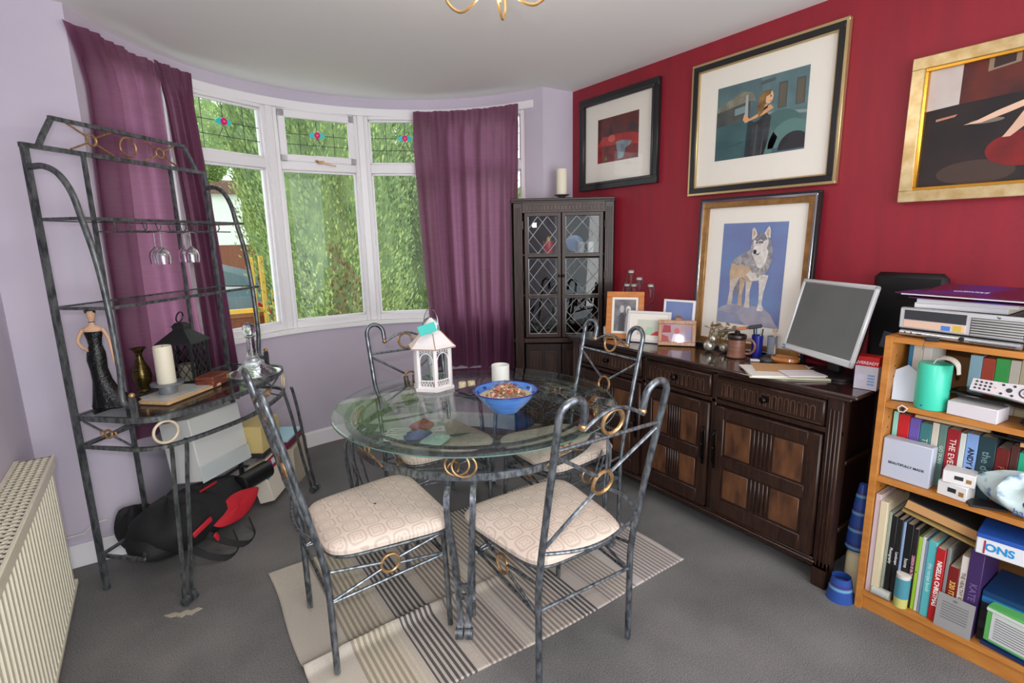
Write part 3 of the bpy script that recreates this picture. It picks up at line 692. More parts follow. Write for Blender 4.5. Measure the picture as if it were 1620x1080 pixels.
b.bar(smoothpath([Q(.055, 0, 1.885), Q(.08, 0, 1.93), Q(.125, 0, 2.0)], 5), .014, .018, (0, 1, 0)); b.bar(smoothpath([Q(W_ - .055, 0, 1.885), Q(W_ - .08, 0, 1.93), Q(W_ - .125, 0, 2.0)], 5), .014, .018, (0, 1, 0))
b.bar([Q(.115, 0, 2.0), Q(W_ - .115, 0, 2.0)], .016, .014, (0, 0, 1)); cr = b.build('crest', t)
g = MB(gold)
g.ring(Q(W_ / 2, 0, 1.942), .042, .0045, (0, 1, 0))
for uc in (.285, W_ - .285):
    g.ring(Q(uc, 0, 1.942), .022, .005, (0, 1, 0))
    for s1 in (-1, 1):
        for s2 in (-1, 1): g.tube([Q(uc + s1 * .018, 0, 1.942 + s2 * .012), Q(uc + s1 * .10, 0, 1.942 + s2 * .05)], .0042, 6)
g.build('ring_ornament', cr)
for u in (0, W_):
    q_ = lambda v_, z_: Q(u - (.05 * min(1, v_ / .2) if u else 0), v_, z_)
    pts = smoothpath([q_(.01, 1.80), q_(.07, 1.80), q_(.13, 1.77), q_(.175, 1.70), q_(.20, 1.60), q_(.232, 1.45), q_(.25, 1.26), q_(.255, 1.02), q_(.245, .90), q_(.252, .872), q_(.275, .862)], 6)
    MB(dark_steel).tube(pts, .0115, 12).build('side_arch', t)
for u in (0.006, W_ - .045):
    b = MB(dark_steel); b.bar([Q(u, .285, .80), Q(u, .285, .895)], .018, .018, (1, 0, 0)); o = b.build('finial_post', t); MB(gold).ball(Q(u, .285, .905), .012).build('finial_ball', o)
def shelf_frame(z, d, name, glass=True):
    b = MB(dark_steel); b.bar([Q(0, d, z), Q(W_, d, z)], .012, .018, (0, 0, 1)); b.bar([Q(0, 0, z), Q(W_, 0, z)], .012, .016, (0, 0, 1))
    for u in (0, W_): b.bar([Q(u, 0, z), Q(u, d, z)], .012, .014, (0, 0, 1))
    o = b.build(name, t)
    if glass: MB(glass_table).box(Q(.01, .01, z - .004), Q(W_ - .01, d - .008, z + .003)).build('shelf_glass', o)
    return o
o = shelf_frame(1.605, .20, 'shelf'); b = MB(dark_steel)
for k in range(7):
    u = .30 + k * .075
    b.tube([Q(u, .19, 1.598), Q(u + .004, .19, 1.575), Q(u, .18, 1.56)], .003, 6)
b.tube([Q(.2, .18, 1.56), Q(.85, .18, 1.56)], .003, 6); b.tube([Q(.2, .04, 1.56), Q(.85, .04, 1.56)], .003, 6)
for k in range(7): u = .30 + k * .075; b.tube([Q(u, .18, 1.56), Q(u, .04, 1.56), Q(u, .03, 1.6)], .003, 6)
b.build('glass_holder', o, label='wire holder for stemmed glasses')
shelf_frame(1.26, .25, 'shelf')
def rackloop(z, w, h, d=.42, n=6):
    k = (d - .42)
    a_ = smoothpath([Q(0, .27, z), Q(.025, .345 + k, z), Q(.09, .395 + k, z), Q(.25, .445 + k, z), Q(W_ / 2, .475 + k, z), Q(W_ - .25, .445 + k, z), Q(W_ - .09, .395 + k, z), Q(W_ - .025, .345 + k, z), Q(W_, .27, z)], 4)
    return [Q(0, 0, z)] + a_ + [Q(W_, 0, z)]
b = MB(dark_steel); b.bar(rackloop(.80, 0, 0, .42), .022, .02, (0, 0, 1), True); o = b.build('counter', t)
MB(glass_table).prism([(p[0], p[1]) for p in rackloop(0, 0, 0, .412)][::-1], .801, .808).build('shelf_glass', o, smooth=False)
MB(dark_steel).bar(rackloop(.675, 0, 0, .42), .016, .018, (0, 0, 1), True).build('lower_rail', t)
def xorn(p0, p1, name='crossed_ornament'):
    A = Vector(p0); B_ = Vector(p1); c = (A + B_) / 2; d = (B_ - A); g = MB(gold); nrm = d.cross(Vector((0, 0, 1))).normalized(); dd = d.normalized()
    g.ring(tuple(c), .017, .0045, tuple(nrm)); g.ring(tuple(c + dd * .025), .012, .0035, tuple(nrm)); g.ring(tuple(c - dd * .025), .012, .0035, tuple(nrm))
    g.m(dark_steel)
    for s1 in (-1, 1):
        for s2 in (-1, 1): g.tube([tuple(c + dd * s1 * .03 + Vector((0, 0, s2 * .012))), tuple(c + d * .5 * s1 + Vector((0, 0, s2 * .05)))], .0045, 6)
    g.build(name, t)
xorn(Q(0, .04, .738), Q(0, .26, .738)); xorn(Q(.50, .468, .738), Q(.74, .44, .738)); xorn(Q(W_, .04, .738), Q(W_, .26, .738))
MB(palegold).ring(Q(.05, .375, .738), .046, .006, tuple(Vector((-.5, -1, 0)))).build('corner_ring', t, label='large cream gold ring at the corner')
MB(palegold).ring(Q(W_ - .05, .375, .738), .046, .006, tuple(Vector((.5, -1, 0)))).build('corner_ring', t, label='large cream gold ring at the corner')
for uc, sg in ((.085, 1), (W_ - .04, -1)):
    b = MB(dark_steel)
    for k in (-1, 1):
        P3 = smoothpath([Q(uc + k * .035, .385, .675), Q(uc + k * .04, .395, .66), Q(uc + k * .034 - sg * .03, .405, .5), Q(uc + k * .026 - sg * .065, .415, .25), Q(uc + k * .02 - sg * .1, .425, .06), Q(uc + k * .02 - sg * .105, .43, .03)], 5)
        b.bar(P3, .012, .012, (0, 1, 0)); b.t(Q(uc + k * .02 - sg * .105, .435, .021)).tube([(-.012, 0, 0), (.012, 0, 0)], .02, 12); b.t()
    b.build('front_leg', t)
b = MB(dark_steel); b.bar([Q(0, 0, .17), Q(0, .22, .17)], .014, .012, (0, 0, 1)); b.bar([Q(0, .22, .17), Q(.25, 0.0, .17)], .014, .012, (0, 0, 1)); b.bar([Q(0, 0, .17), Q(W_, 0, .17)], .012, .012, (0, 0, 1)); b.bar([Q(.25, .0, .17), Q(.3, .0, .17)], .012, .012, (0, 0, 1)); b.bar([Q(W_, 0, .17), Q(W_, .2, .17)], .014, .012, (0, 0, 1)); b.build('bottom_brace', t)
RZ = .812
# things on the rack counter
def fig():
    t = thing('figurine', 'figurine of a woman in a long black sequinned gown on the rack, hand on hip', 'figurine', (-.235, 2.835, RZ), R(-15))
    skin = C(214, 172, 140, .5)
    gown = mat('black_sequin_gown', (16, 18, 18), .25, .3, noise=(120, (60, 62, 62), 2, (1, 1, 1), (.6, .72)), bump=(140, .6))
    K = [(0, .072, .058, .025), (.006, .075, .06, .025), (.03, .064, .05, .018), (.07, .05, .04, .008), (.12, .036, .034, 0), (.17, .032, .03, -.006), (.21, .036, .03, -.008), (.24, .034, .028, -.006), (.275, .024, .021, -.004), (.30, .027, .022, -.004), (.325, .033, .023, -.004), (.333, .031, .02, -.004)]
    def fn(u, v):
        i = v * (len(K) - 1); j = min(int(i), len(K) - 2); f = i - j; z, a, b_, x = [K[j][q] + (K[j + 1][q] - K[j][q]) * f for q in range(4)]; an = 2 * pi * u
        rf = 1 + .05 * sin(14 * an) * max(0, 1 - z / .12); tr = (.055 * max(0, 1 - z / .09) ** 2) * max(0, cos(an))
        return (x + (a * rf + tr) * cos(an), b_ * rf * sin(an), z)
    MB(gown).grid(fn, 44, 44, True).build('gown', t)
    sk = MB(skin)
    SH = [(.030, .018, .333), (.038, .018, .343), (.030, .016, .353), (.012, .012, .361), (.0095, .0095, .373), (.009, .009, .382)]
    sk.grid(lambda u, v: (-.004 + SH[min(5, round(v * 5))][0] * cos(2 * pi * u), SH[min(5, round(v * 5))][1] * sin(2 * pi * u), SH[min(5, round(v * 5))][2]), 24, 5, True)
    sk.tube(smoothpath([(-.038, 0, .344), (-.055, .0, .318), (-.062, -.002, .29), (-.045, -.012, .266), (-.033, -.018, .262)], 5), .0075, 10, scale=[1.1 - .02 * i for i in range(21)])
    sk.tube(smoothpath([(.030, 0, .344), (.046, .0, .30), (.052, -.006, .26), (.056, -.012, .225), (.058, -.014, .205)], 5), .0075, 10, scale=[1.1 - .025 * i for i in range(21)])
    for k in range(4): sk.tube([(.058 + .001 * k, -.014 + .0035 * (k - 1.5), .208), (.059 + .001 * k, -.015 + .003 * (k - 1.5), .19 + .002 * abs(k - 1.5))], .0018, 5)
    for k in range(4): sk.tube([(-.034, -.017, .266 - .0035 * k), (-.024, -.024, .262 - .0035 * k)], .0018, 5)
    sk.t((-.002, 0, .402)).lathe([(.001, -.024), (.009, -.021), (.0145, -.008), (.0165, .006), (.014, .018), (.001, .024)], 18, sy=1.1)
    sk.lathe([(.001, -.004), (.003, -.003), (.0008, .006)], 8, c=(0, -.0185, -.001)); sk.t(); sk.build('body', t, label='bare shoulders, arms and head')
    h = MB(C(20, 16, 18, .3)); h.t((-.003, .004, .410)).lathe([(.001, -.015), (.016, -.008), (.019, .006), (.014, .018), (.001, .021)], 18); h.t(); h.ball((-.017, .008, .418), .010); h.ring((-.004, 0, .374), .010, .0018, n=16, m=5); h.build('hair', t, label='dark hair swept up, black choker')
fig()
b = MB(mat('etched_brass', (108, 92, 50), .28, .9, noise=(30, (58, 50, 32), 4, (1, 1, 5))))
b.lathe([(.026, 0), (.028, .006), (.024, .014), (.034, .04), (.041, .075), (.036, .11), (.02, .145), (.014, .17), (.014, .185), (.024, .203), (.034, .21), (.033, .212), (.022, .205), (.012, .185), (.001, .18)], 30)
bx = rk(.24, .20); tag(b.build('vase', loc=(-.10, 3.02, RZ)), 'slim etched brass vase with flared neck on the rack', 'vase')
t = thing('lantern', 'black metal lantern with latticed sides and hoop handle on the rack', 'lantern', (.085, 3.07, RZ), RA + .2); t.scale = (1.28, 1.28, 1.15)
bm_ = C(30, 31, 34, .45); b = MB(bm_); s = .058
b.box((-s - .008, -s - .008, 0), (s + .008, s + .008, .014), .003)
for x in (-s, s):
    for y in (-s, s): b.box((x - .004, y - .004, .014), (x + .004, y + .004, .185))
b.build('frame', t); b = MB(bm_)
for i in range(4):
    b.t((0, 0, 0), pi / 2 * i)
    for k in range(-2, 3):
        for sg in (-1, 1):
            x0_ = k * .03 - .085 * sg; pts = []
            for q in range(12):
                z = .014 + .171 * q / 11; x = k * .03 + sg * (z - .1) * .62
                if abs(x) <= s: pts.append((x, -s, z))
            if len(pts) > 1: b.tube([pts[0], pts[-1]], .0016, 4)
b.t(); b.build('lattice', t)
MB(glassmat('smoked_glass', (190, 190, 190), 1)).box((-s + .004, -s + .004, .014), (s - .004, s - .004, .183)).build('glass', t)
b = MB(bm_); b.lathe([(.098, .182), (.096, .188), (.03, .238), (.03, .25), (.036, .252), (.02, .268), (.001, .27)], 4, a0=pi / 4); b.build('roof', t, smooth=False)
MB(bm_).ring((0, 0, .292), .022, .003, (0, 1, .2), 20, 6).build('carry_ring', t); MB(cream_wax).lathe([(.03, .014), (.03, .085), (.001, .083)], 20).build('candle', t, label='cream candle inside')
# framed board, pillar candle, box, decanter
t = thing('serving_board', 'pale wood board with a faint pattern lying on the rack under the candle', 'board', (.03, 2.865, RZ), RA)
MB(mat('pale_wood', (206, 172, 128), .5, noise=(8, (190, 154, 110), 4, (1, 8, 1)))).box((-.165, -.10, 0), (.165, .10, .014), .002).build('board', t)
MB(mat('pale_patterned_sheet', (214, 206, 190), .4, noise=(26, (176, 196, 206), 3, (1, 1, 1), (.5, .62)))).box((-.15, -.088, .014), (.15, .088, .0155)).build('patterned_sheet', t)
t = thing('pillar_candle', 'tall cream pillar candle in a grey metal dish on the wooden board', 'candle', (-.005, 2.845, RZ + .0156))
MB(cream_wax).lathe([(.037, .048), (.038, .05), (.038, .215), (.036, .222), (.030, .218), (.001, .212)], 30).build('wax', t); MB(C(40, 36, 32)).tube([(0, 0, .21), (.002, 0, .226)], .001, 5).build('wick', t)
MB(mat('grey_cast_metal', (132, 138, 144), .4, .4)).lathe([(.036, 0), (.038, .003), (.038, .036), (.066, .042), (.068, .052), (.001, .048)], 30).build('dish', t, label='grey metal candle dish')
t = thing('trinket_box', 'small reddish wooden box with brass hinge on the rack', 'box', (.185, 2.955, RZ + .001), RA + .12)
redw = mat('red_wood', (126, 66, 48), .4, noise=(10, (100, 50, 38), 4, (1, 8, 8))); MB(redw).box((-.07, -.045, 0), (.07, .045, .034), .003).build('body', t); MB(redw).box((-.071, -.046, .0345), (.071, .046, .052), .003).build('lid', t); MB(gold).box((.04, -.048, .02), (.055, -.045, .04)).build('clasp', t)
t = thing('tray', 'round silver tray under the cut glass decanter', 'tray', (.385, 3.045, RZ), 0); MB(mat('brushed_silver', (226, 228, 230), .3, .8)).lathe([(.001, 0), (.115, 0), (.13, .006), (.132, .010), (.115, .003), (.001, .003)], 40).build('tray_body', t)
crystal = mat('cut_crystal', (250, 252, 255), .02, trans=1, bump=(38, .9), spec=.6)
t = thing('decanter', 'cut crystal ship decanter with ball stopper on a silver tray', 'decanter', (.385, 3.045, RZ + .0035))
MB(crystal).lathe([(.001, 0), (.108, .0), (.112, .007), (.094, .022), (.066, .040), (.042, .066), (.028, .10), (.021, .14), (.019, .195), (.028, .202), (.028, .206), (.001, .206)], 40).build('body', t); MB(crystal).ball((0, 0, .242), .034, 20).lathe([(.012, .206), (.018, .21), (.012, .216)], 16).build('stopper', t)
# hanging wine glasses (four, upside down)
def wineglass():
    t = thing('wine_glass', 'x', 'glass', (0, 0, 0), 0, 'wine glasses hanging from the rack')
    MB(mat('stem_glass', (250, 252, 255), .03, trans=1, coat=.5)).lathe([(.030, 0), (.030, -.002), (.004, -.006), (.003, -.02), (.003, -.065), (.010, -.072), (.026, -.088), (.031, -.11), (.028, -.145), (.027, -.145), (.0295, -.11), (.024, -.09), (.001, -.076)], 24).build('glass', t); return t
w0 = wineglass()
for i, (u, v, l) in enumerate(((.40, .16, 'leftmost upside down wine glass hanging from the rack'), (.46, .07, 'second wine glass from the left hanging upside down under the rack shelf'), (.58, .16, 'third wine glass from the left hanging upside down under the rack shelf'), (.64, .07, 'rightmost upside down wine glass hanging under the rack shelf'))):
    o = w0 if i == 0 else copy_tree(w0); p = rk(u, v); o.location = (p[0], p[1], 1.557); o['label'] = l

# ------------------------------------------------------------ under the rack: backpack, bag, boxes
redc = C(190, 28, 44, .7); bk = mat('black_nylon', (26, 26, 28), .75, bump=(160, .5))
t = thing('backpack', 'black and red backpack lying under the metal rack', 'backpack', (.02, 2.93, .03), R(44))
fixn(puff(MB(bk), .66, .30, .27, 3, 26, .62).build('main_body', t))
b = MB(bk); puff(b.t((-.16, -.03, .04)), .28, .30, .27, 8, 16, .6); b.t(); fixn(b.build('front_pocket', t))
b = MB(redc); b.t((.13, -.13, .12), 0, R(64), R(-6)); puff(b, .34, .13, .035, 12, 18, 1.3); b.t(); fixn(b.build('mesh_pocket', t, label='red side panel'))
MB(redc).t((-.14, -.185, .17), 0, 0, R(-12)).box((-.06, -.006, -.014), (.06, .006, .014), .005).build('accent_stripe', t, label='red accent stripe')
MB(redc).t((-.04, -.168, .05), 0, 0, R(60)).box((-.04, -.006, -.012), (.04, .006, .012), .005).build('accent_stripe', t, label='red accent stripe')
MB(redc).tube(smoothpath([(-.16, .0, .262), (-.13, .0, .285), (-.08, .02, .292), (-.04, .0, .266)], 4), .008, 8).build('grab_loop', t, label='red grab loop')
MB(redc).tube([(.02, -.04, .255), (.14, -.03, .250)], .006, 8).build('piping', t, label='red piping')
b = MB(bk)
for dx in (0, .12):
    b.bar(smoothpath([(-.18 + dx, -.13, .08), (-.14 + dx, -.2, .02), (-.06 + dx, -.25, -.03), (.03 + dx, -.22, -.04), (.08 + dx, -.15, 0.02)], 5), .03, .006, (0, .3, 1))
b.build('shoulder_strap', t)
o = puff(MB(bk), .17, .12, .26, 21, 18, .5).build('holdall', loc=(-.215, 3.0, .14 - .13), rz=R(40)); tag(fixn(o), 'small black nylon bag behind the rack post beside the baseboard', 'bag')
t = thing('storage_box', 'large white cardboard box tilted on top of the backpack under the rack', 'box', (.17, 3.10, .33), R(48), tilt=(R(-10), R(4)))
wb = C(214, 216, 214, .6); MB(wb).box((-.19, -.05, -.02), (.19, .12, .30), .004).build('box_body', t); MB(C(196, 204, 204, .6)).box((-.194, -.055, -.03), (.194, -.05, .055), .002).build('box_flap', t)
t = thing('storage_box', 'yellow cardboard box behind the white one under the rack', 'box', (.40, 3.34, .31), R(55)); MB(C(206, 184, 122, .7)).box((-.13, -.09, 0), (.10, .09, .16), .004).build('box_body', t); MB(C(40, 40, 42, .6)).box((-.128, -.088, -.03), (.098, .088, -.001), .002).build('box_base', t)
t = thing('board_game_box', 'white box with a red and blue printed side under the right end of the rack', 'box', (.47, 3.27, .02), R(58), tilt=(R(-14), 0))
MB(C(222, 212, 196, .6)).box((-.16, -.05, 0.01), (.16, .04, .24), .004).build('box_body', t); b = MB(C(150, 32, 62, .5)); b.box((-.158, -.053, .17), (.05, -.05, .235)); b.m(C(40, 160, 190, .5)).box((-.158, -.054, .14), (-.10, -.05, .19)).m(C(220, 226, 230, .5)).box((-.05, -.054, .19), (.03, -.052, .22)); b.build('printed_band', t)
t = thing('gift_box', 'flat pale blue and maroon box lying beside the rack leg under the window', 'box', (.54, 3.44, .262), R(58)); MB(C(120, 30, 62, .5)).box((-.12, -.09, 0), (.12, .09, .045), .003).build('box_body', t); MB(C(170, 214, 226, .5)).box((-.123, -.093, .045), (.123, .093, .06), .003).build('lid', t)
b = MB(C(190, 180, 160, .6)); b.box((-.12, -.1, .0), (.12, .1, .25), .004); o = b.build('storage_box', loc=(.56, 3.46, 0), rz=R(58)); tag(o, 'plain buff carton on the floor against the bay wall behind the rack', 'box')
b = MB(black_plastic); b.tube(smoothpath([(-.11, 0, 0), (-.09, 0, 0), (0, 0, .0), (.09, 0, 0), (.11, 0, 0)], 3), .05, 20, scale=[.55, .9, 1, 1, 1, 1, 1, 1, 1, 1, 1, .9, .55]); o = b.build('umbrella_roll', loc=(.33, 3.10, .22), rz=R(40)); tag(o, 'rolled black bundle resting on the end of the backpack', 'bundle')

# ------------------------------------------------------------ corner cabinet
CA = Vector((2.05, 3.0)); CBp = Vector((2.585, 2.60)); cu = (CBp - CA).normalized(); cl = (CBp - CA).length; ca = atan2(cu.y, cu.x)
t = thing('corner_cabinet', 'dark oak corner cabinet with leaded glass doors between curtain and red wall', 'cabinet', (CA.x, CA.y, 0), ca)
inv = lambda x, y: ((Vector((x, y)) - CA).dot(cu), (Vector((x, y)) - CA).dot(Vector((-cu.y, cu.x))))
pA = inv(2.055, 3.045); pC = inv(2.600, 3.045); pD = inv(2.600, 2.605)
b = MB(oak_darker)
outl = [(0.01, 0.0), (cl - .01, 0.0), (pD[0] - .005, pD[1]), pC, pA]
b.prism(outl, .0, .07); b.prism(outl, .775, .80); b.prism([(-.012, -.022), (cl + .0, -.022), (pD[0] + .0, pD[1]), pC, pA], 1.725, 1.747)
for (x0_, y0_), (x1_, y1_) in ((pA, pC), (pC, pD)): b.bar([(x0_ * .985 + .005, y0_ * .985, .9), (x1_ * .985 + .004, y1_ * .985, .9)], 1.69, .012, (0, 0, 1))
for z in (1.10, 1.375): b.prism([(0.03, .02), (cl - .03, .02), (pC[0], pC[1] - .03)], z, z + .012)
b.build('carcass', t, smooth=False)
b = MB(oak_dark)
for x in (0, cl - .06):
    b.box((x, -.012, .0), (x + .06, .012, 1.725), .003)
    for k in range(3): b.box((x + .012 + k * .014, -.016, .08), (x + .019 + k * .014, -.012, 1.69), .0015)
b.box((.06, -.01, 1.66), (cl - .06, .01, 1.725)).box((.06, -.01, .775), (cl - .06, .01, .81), .003).box((.06, -.01, .05), (cl - .06, .01, .11), .003)
b.box((-.016, -.03, 1.735), (cl + .003, .02, 1.752), .004); b.build('face_frame', t)
b = MB(oak_edge)
for k in range(22): x = .085 + k * .0235; b.box((x, -.014, 1.672), (x + .013, -.009, 1.708), .003)
b.build('carved_frieze', t)
def cabdoor(x0_, x1_, side):
    o_ = MB(oak_dark); zz = (.82, 1.09, 1.37, 1.655)
    for x in (x0_, x1_ - .026): o_.box((x, -.018, .815), (x + .026, .004, 1.66), .003)
    for z in (.815, 1.085, 1.365, 1.634): o_.box((x0_ + .02, -.017, z), (x1_ - .02, .004, z + .026), .003)
    d = o_.build('glazed_door', t)
    gp = MB(glassmat('cabinet_glass', (235, 238, 238), .9)); ld = MB(lead)
    for z in (.841, 1.111, 1.391):
        xa, xb, za, zb = x0_ + .026, x1_ - .026, z, z + .245; gp.box((xa, -.006, za), (xb, -.003, zb))
        w, h = xb - xa, zb - za
        ld.tube([(xa, -.008, za), (xb, -.008, za), (xb, -.008, zb), (xa, -.008, zb)], .0028, 5, True)
        for (p, q) in (((0, .33), (.33, 0)), ((0, .66), (.66, 0)), ((0, 1), (1, 0)), ((.33, 1), (1, .33)), ((.66, 1), (1, .66)), ((0, .66), (.33, 1)), ((0, .33), (.66, 1)), ((0, 0), (1, 1)), ((.33, 0), (1, .66)), ((.66, 0), (1, .33))):
            if (p, q) in (((0, 1), (1, 0)), ((0, 0), (1, 1))): continue
            ld.tube([(xa + w * p[0], -.008, za + h * p[1]), (xa + w * q[0], -.008, za + h * q[1])], .0028, 5)
    gp.build('pane', d, smooth=False); ld.build('lead_lattice', d)
    xk = x1_ - .012 if side < 0 else x0_ + .012
    k = MB(dark_knob); k.t((xk, -.018, 1.24), 0, pi / 2).lathe([(.004, 0), (.004, .008), (.009, .012), (.010, .018), (.006, .023), (.001, .024)], 14); k.t().build('knob', d)
    hx_ = x0_ - .012 if side < 0 else x1_ + .012
    hg = MB(dark_knob)
    for z in (.92, 1.24, 1.58): hg.box((hx_ - .006, -.019, z - .028), (hx_ + .006, -.013, z + .028), .002)
    hg.build('hinge', d)
cabdoor(.072, .318, -1); cabdoor(.322, cl - .07, 1)
for x0_, x1_ in ((.072, .318), (.322, cl - .07)):
    b = MB(oak_darker); b.box((x0_, -.018, .115), (x1_, .004, .77), .003); d = b.build('panel_door', t)
    b = MB(oak_dark); xm = (x0_ + x1_) / 2
    for xa, xb in ((x0_ + .03, xm - .012), (xm + .012, x1_ - .03)): b.box((xa, -.022, .16), (xb, -.015, .725), .004).box((xa + .018, -.026, .18), (xb - .018, -.02, .705), .003)
    b.build('raised_panel', d); MB(dark_knob).ball((x1_ - .02 if x0_ < .2 else x0_ + .02, -.024, .5), .008).build('knob', d)
def incab(u, v, z): p = CA + cu * u + Vector((-cu.y, cu.x)) * v; return (p.x, p.y, z)
b = MB(C(196, 30, 44, .3)); b.lathe([(.034, 0), (.038, .01), (.038, .085), (.035, .085), (.033, .01), (.001, .008)], 24); b.m(C(230, 200, 60)).t((0, 0, .03)).lathe([(.012, .0), (.014, .07), (.001, .09)], 12); b.t(); tag(b.build('mug', loc=incab(.235, .05, 1.387)), 'red mug with something yellow in it behind the upper left cabinet pane', 'mug')
b = MB(C(110, 140, 190, .2)); b.t((0, 0, .06), 0, R(72)).lathe([(.001, 0), (.04, .001), (.058, .010), (.059, .012), (.04, .004), (.001, .003)], 30); b.t(); tag(b.build('plate', loc=incab(.415, .075, 1.389), rz=ca), 'small blue and white plate stood up behind the upper right cabinet pane', 'plate')
for i, (u, l) in enumerate(((.455, 'clear glass tumbler behind the upper right cabinet pane, left of its twin'), (.52, 'clear glass tumbler behind the upper right cabinet pane, nearer the hinge'))):
    tag(MB(C(200, 204, 206, .1)).lathe([(.020, 0), (.028, .075), (.026, .075), (.018, .004), (.001, .004)], 20).build('tumbler', loc=incab(u, .045, 1.387)), l, 'glass', 'tumblers inside the corner cabinet')
tag(MB(C(60, 84, 88, .25)).lathe([(.03, 0), (.05, .02), (.056, .05), (.05, .052), (.001, .02)], 24).build('dish', loc=incab(.44, .06, 1.112)), 'dark bowl on the middle shelf inside the corner cabinet', 'bowl')
t = thing('pillar_candle', 'cream pillar candle in a pewter dish on top of the corner cabinet', 'candle', incab(.33, .14, 1.752))
MB(cream_wax).lathe([(.036, .03), (.036, .195), (.034, .2), (.001, .196)], 28).build('wax', t); MB(mat('pewter', (120, 118, 116), .3, .7)).lathe([(.036, 0), (.034, .004), (.02, .012), (.03, .02), (.052, .027), (.053, .031), (.001, .03)], 28).build('dish', t); MB(C(40, 36, 32)).tube([(0, 0, .195), (.001, 0, .208)], .001, 5).build('wick', t)

# ------------------------------------------------------------ sideboard
SX = 2.2; SB = 2.595; SY0, SY1 = .925, 2.56
t = thing('sideboard', 'long dark oak sideboard with carved drawers and panelled doors on the red wall', 'sideboard', (SX, (SY0 + SY1) / 2, 0))
ym = (SY0 + SY1) / 2; D = SB - SX
b = MB(oak_darker); b.box((.02, SY0 - ym + .02, .09), (D, SY1 - ym - .02, .845)); b.build('carcass', t, smooth=False)
b = MB(oak_top); b.box((-.03, SY0 - ym - .055, .857), (D, SY1 - ym + .03, .875), .006).box((-.015, SY0 - ym - .03, .843), (D, SY1 - ym + .015, .858), .004); b.build('top', t)
b = MB(oak_dark)
for ya, yb in ((SY0 - ym, SY0 - ym + .062), (SY1 - ym - .062, SY1 - ym)):
    b.box((-.004, ya, 0), (.06, yb, .845), .004)
    for k in range(3): b.box((-.010, ya + .012 + k * .015, .10), (-.003, ya + .020 + k * .015, .80), .003)
    b.box((D - .06, ya, 0), (D - .004, yb, .845), .004)
b.box((-.004, SY0 - ym, .085), (.02, SY1 - ym, .125), .004).box((-.016, SY0 - ym + .05, .105), (.01, SY1 - ym - .05, .118), .004).box((-.002, SY0 - ym, .69), (.02, SY1 - ym, .712), .003).box((-.002, SY0 - ym, .83), (.02, SY1 - ym, .845), .003)
for y in (1.508, 1.955): b.box((-.002, y - ym - .012, .1), (.02, y - ym + .012, .845), .003)
for z in (.25, .55): b.box((.06, SY0 - ym - .004, z), (D - .05, SY0 - ym + .01, z + .02), .003)
b.build('frame', t)
dr = [(.992, 1.492), (1.524, 1.938), (1.972, 2.49)]
for ya, yb in dr:
    ya -= ym; yb -= ym
    b = MB(oak_dark); b.box((-.014, ya, .718), (.01, yb, .828), .005); d = b.build('drawer', t)
    b = MB(oak_edge); n_ = int((yb - ya - .06) / .026); st = (yb - ya - .06) / n_
    for k in range(n_):
        y = ya + .03 + st * (k + .5)
        b.bar([(-.0155, y - .009, .738), (-.0155, y - .009, .788)] + [(-.0155, y - .009 * cos(pi * q / 6), .788 + .010 * sin(pi * q / 6)) for q in range(1, 6)] + [(-.0155, y + .009, .788), (-.0155, y + .009, .738)], .004, .0035, (1, 0, 0))
    b.m(oak_dark)
    for p, q in (((-.019, ya + .008, .724), (-.013, yb - .008, .729)), ((-.019, ya + .008, .818), (-.013, yb - .008, .823))): b.box(p, q, .002)
    b.build('carved_arcading', d)
    yc = (ya + yb) / 2; MB(dark_knob).t((-.014, yc, .773), 0, 0, -pi / 2).lathe([(.017, 0), (.017, .004), (.006, .007), (.006, .015), (.014, .019), (.015, .026), (.009, .032), (.001, .033)], 20).build('knob', d)
for i, (ya, yb) in enumerate(dr):
    ya -= ym; yb -= ym; za, zb = .135, .682
    b = MB(oak_dark); b.box((-.012, ya, za), (.01, yb, zb), .004); w = yb - ya; zc = (za + zb) / 2
    b.box((-.018, ya, za), (-.01, ya + .055, zb), .004).box((-.018, yb - .055, za), (-.01, yb, zb), .004)
    for z0_, z1_ in ((za, za + .075), (zc - .03, zc + .03), (zb - .06, zb)): b.box((-.019, ya + .05, z0_), (-.011, yb - .05, z1_), .004)
    d = b.build('door', t)
    b = MB(oak_panel); q0, q1 = ya + .06, yb - .06; pw = (q1 - q0); m1, m2 = q0 + pw * .37, q1 - pw * .37
    for z0_, z1_ in ((za + .085, zc - .038), (zc + .038, zb - .068)):
        b.m(oak_panel)
        for a_, c_ in ((q0, m1), (m2, q1)): b.box((-.016, a_ + .006, z0_), (-.011, c_ - .004, z1_), .004)
        b.m(oak_dark)
        for k in range(5): y = m1 + (m2 - m1) * (k + .5) / 5; b.box((-.018, y - .0055, z0_ - .004), (-.011, y + .0055, z1_ + .004), .003)
    b.build('door_panels', d)
    yh = (ya + .02) if i != 0 else (yb - .012)
    hd = MB(dark_knob); hd.box((-.021, yh - .008, .36), (-.018, yh + .008, .56), .001).tube([(-.02, yh, .55), (-.036, yh, .535), (-.036, yh, .40), (-.02, yh, .385)], .0045, 8).ball((-.036, yh, .47), .008); hd.build('handle', d)

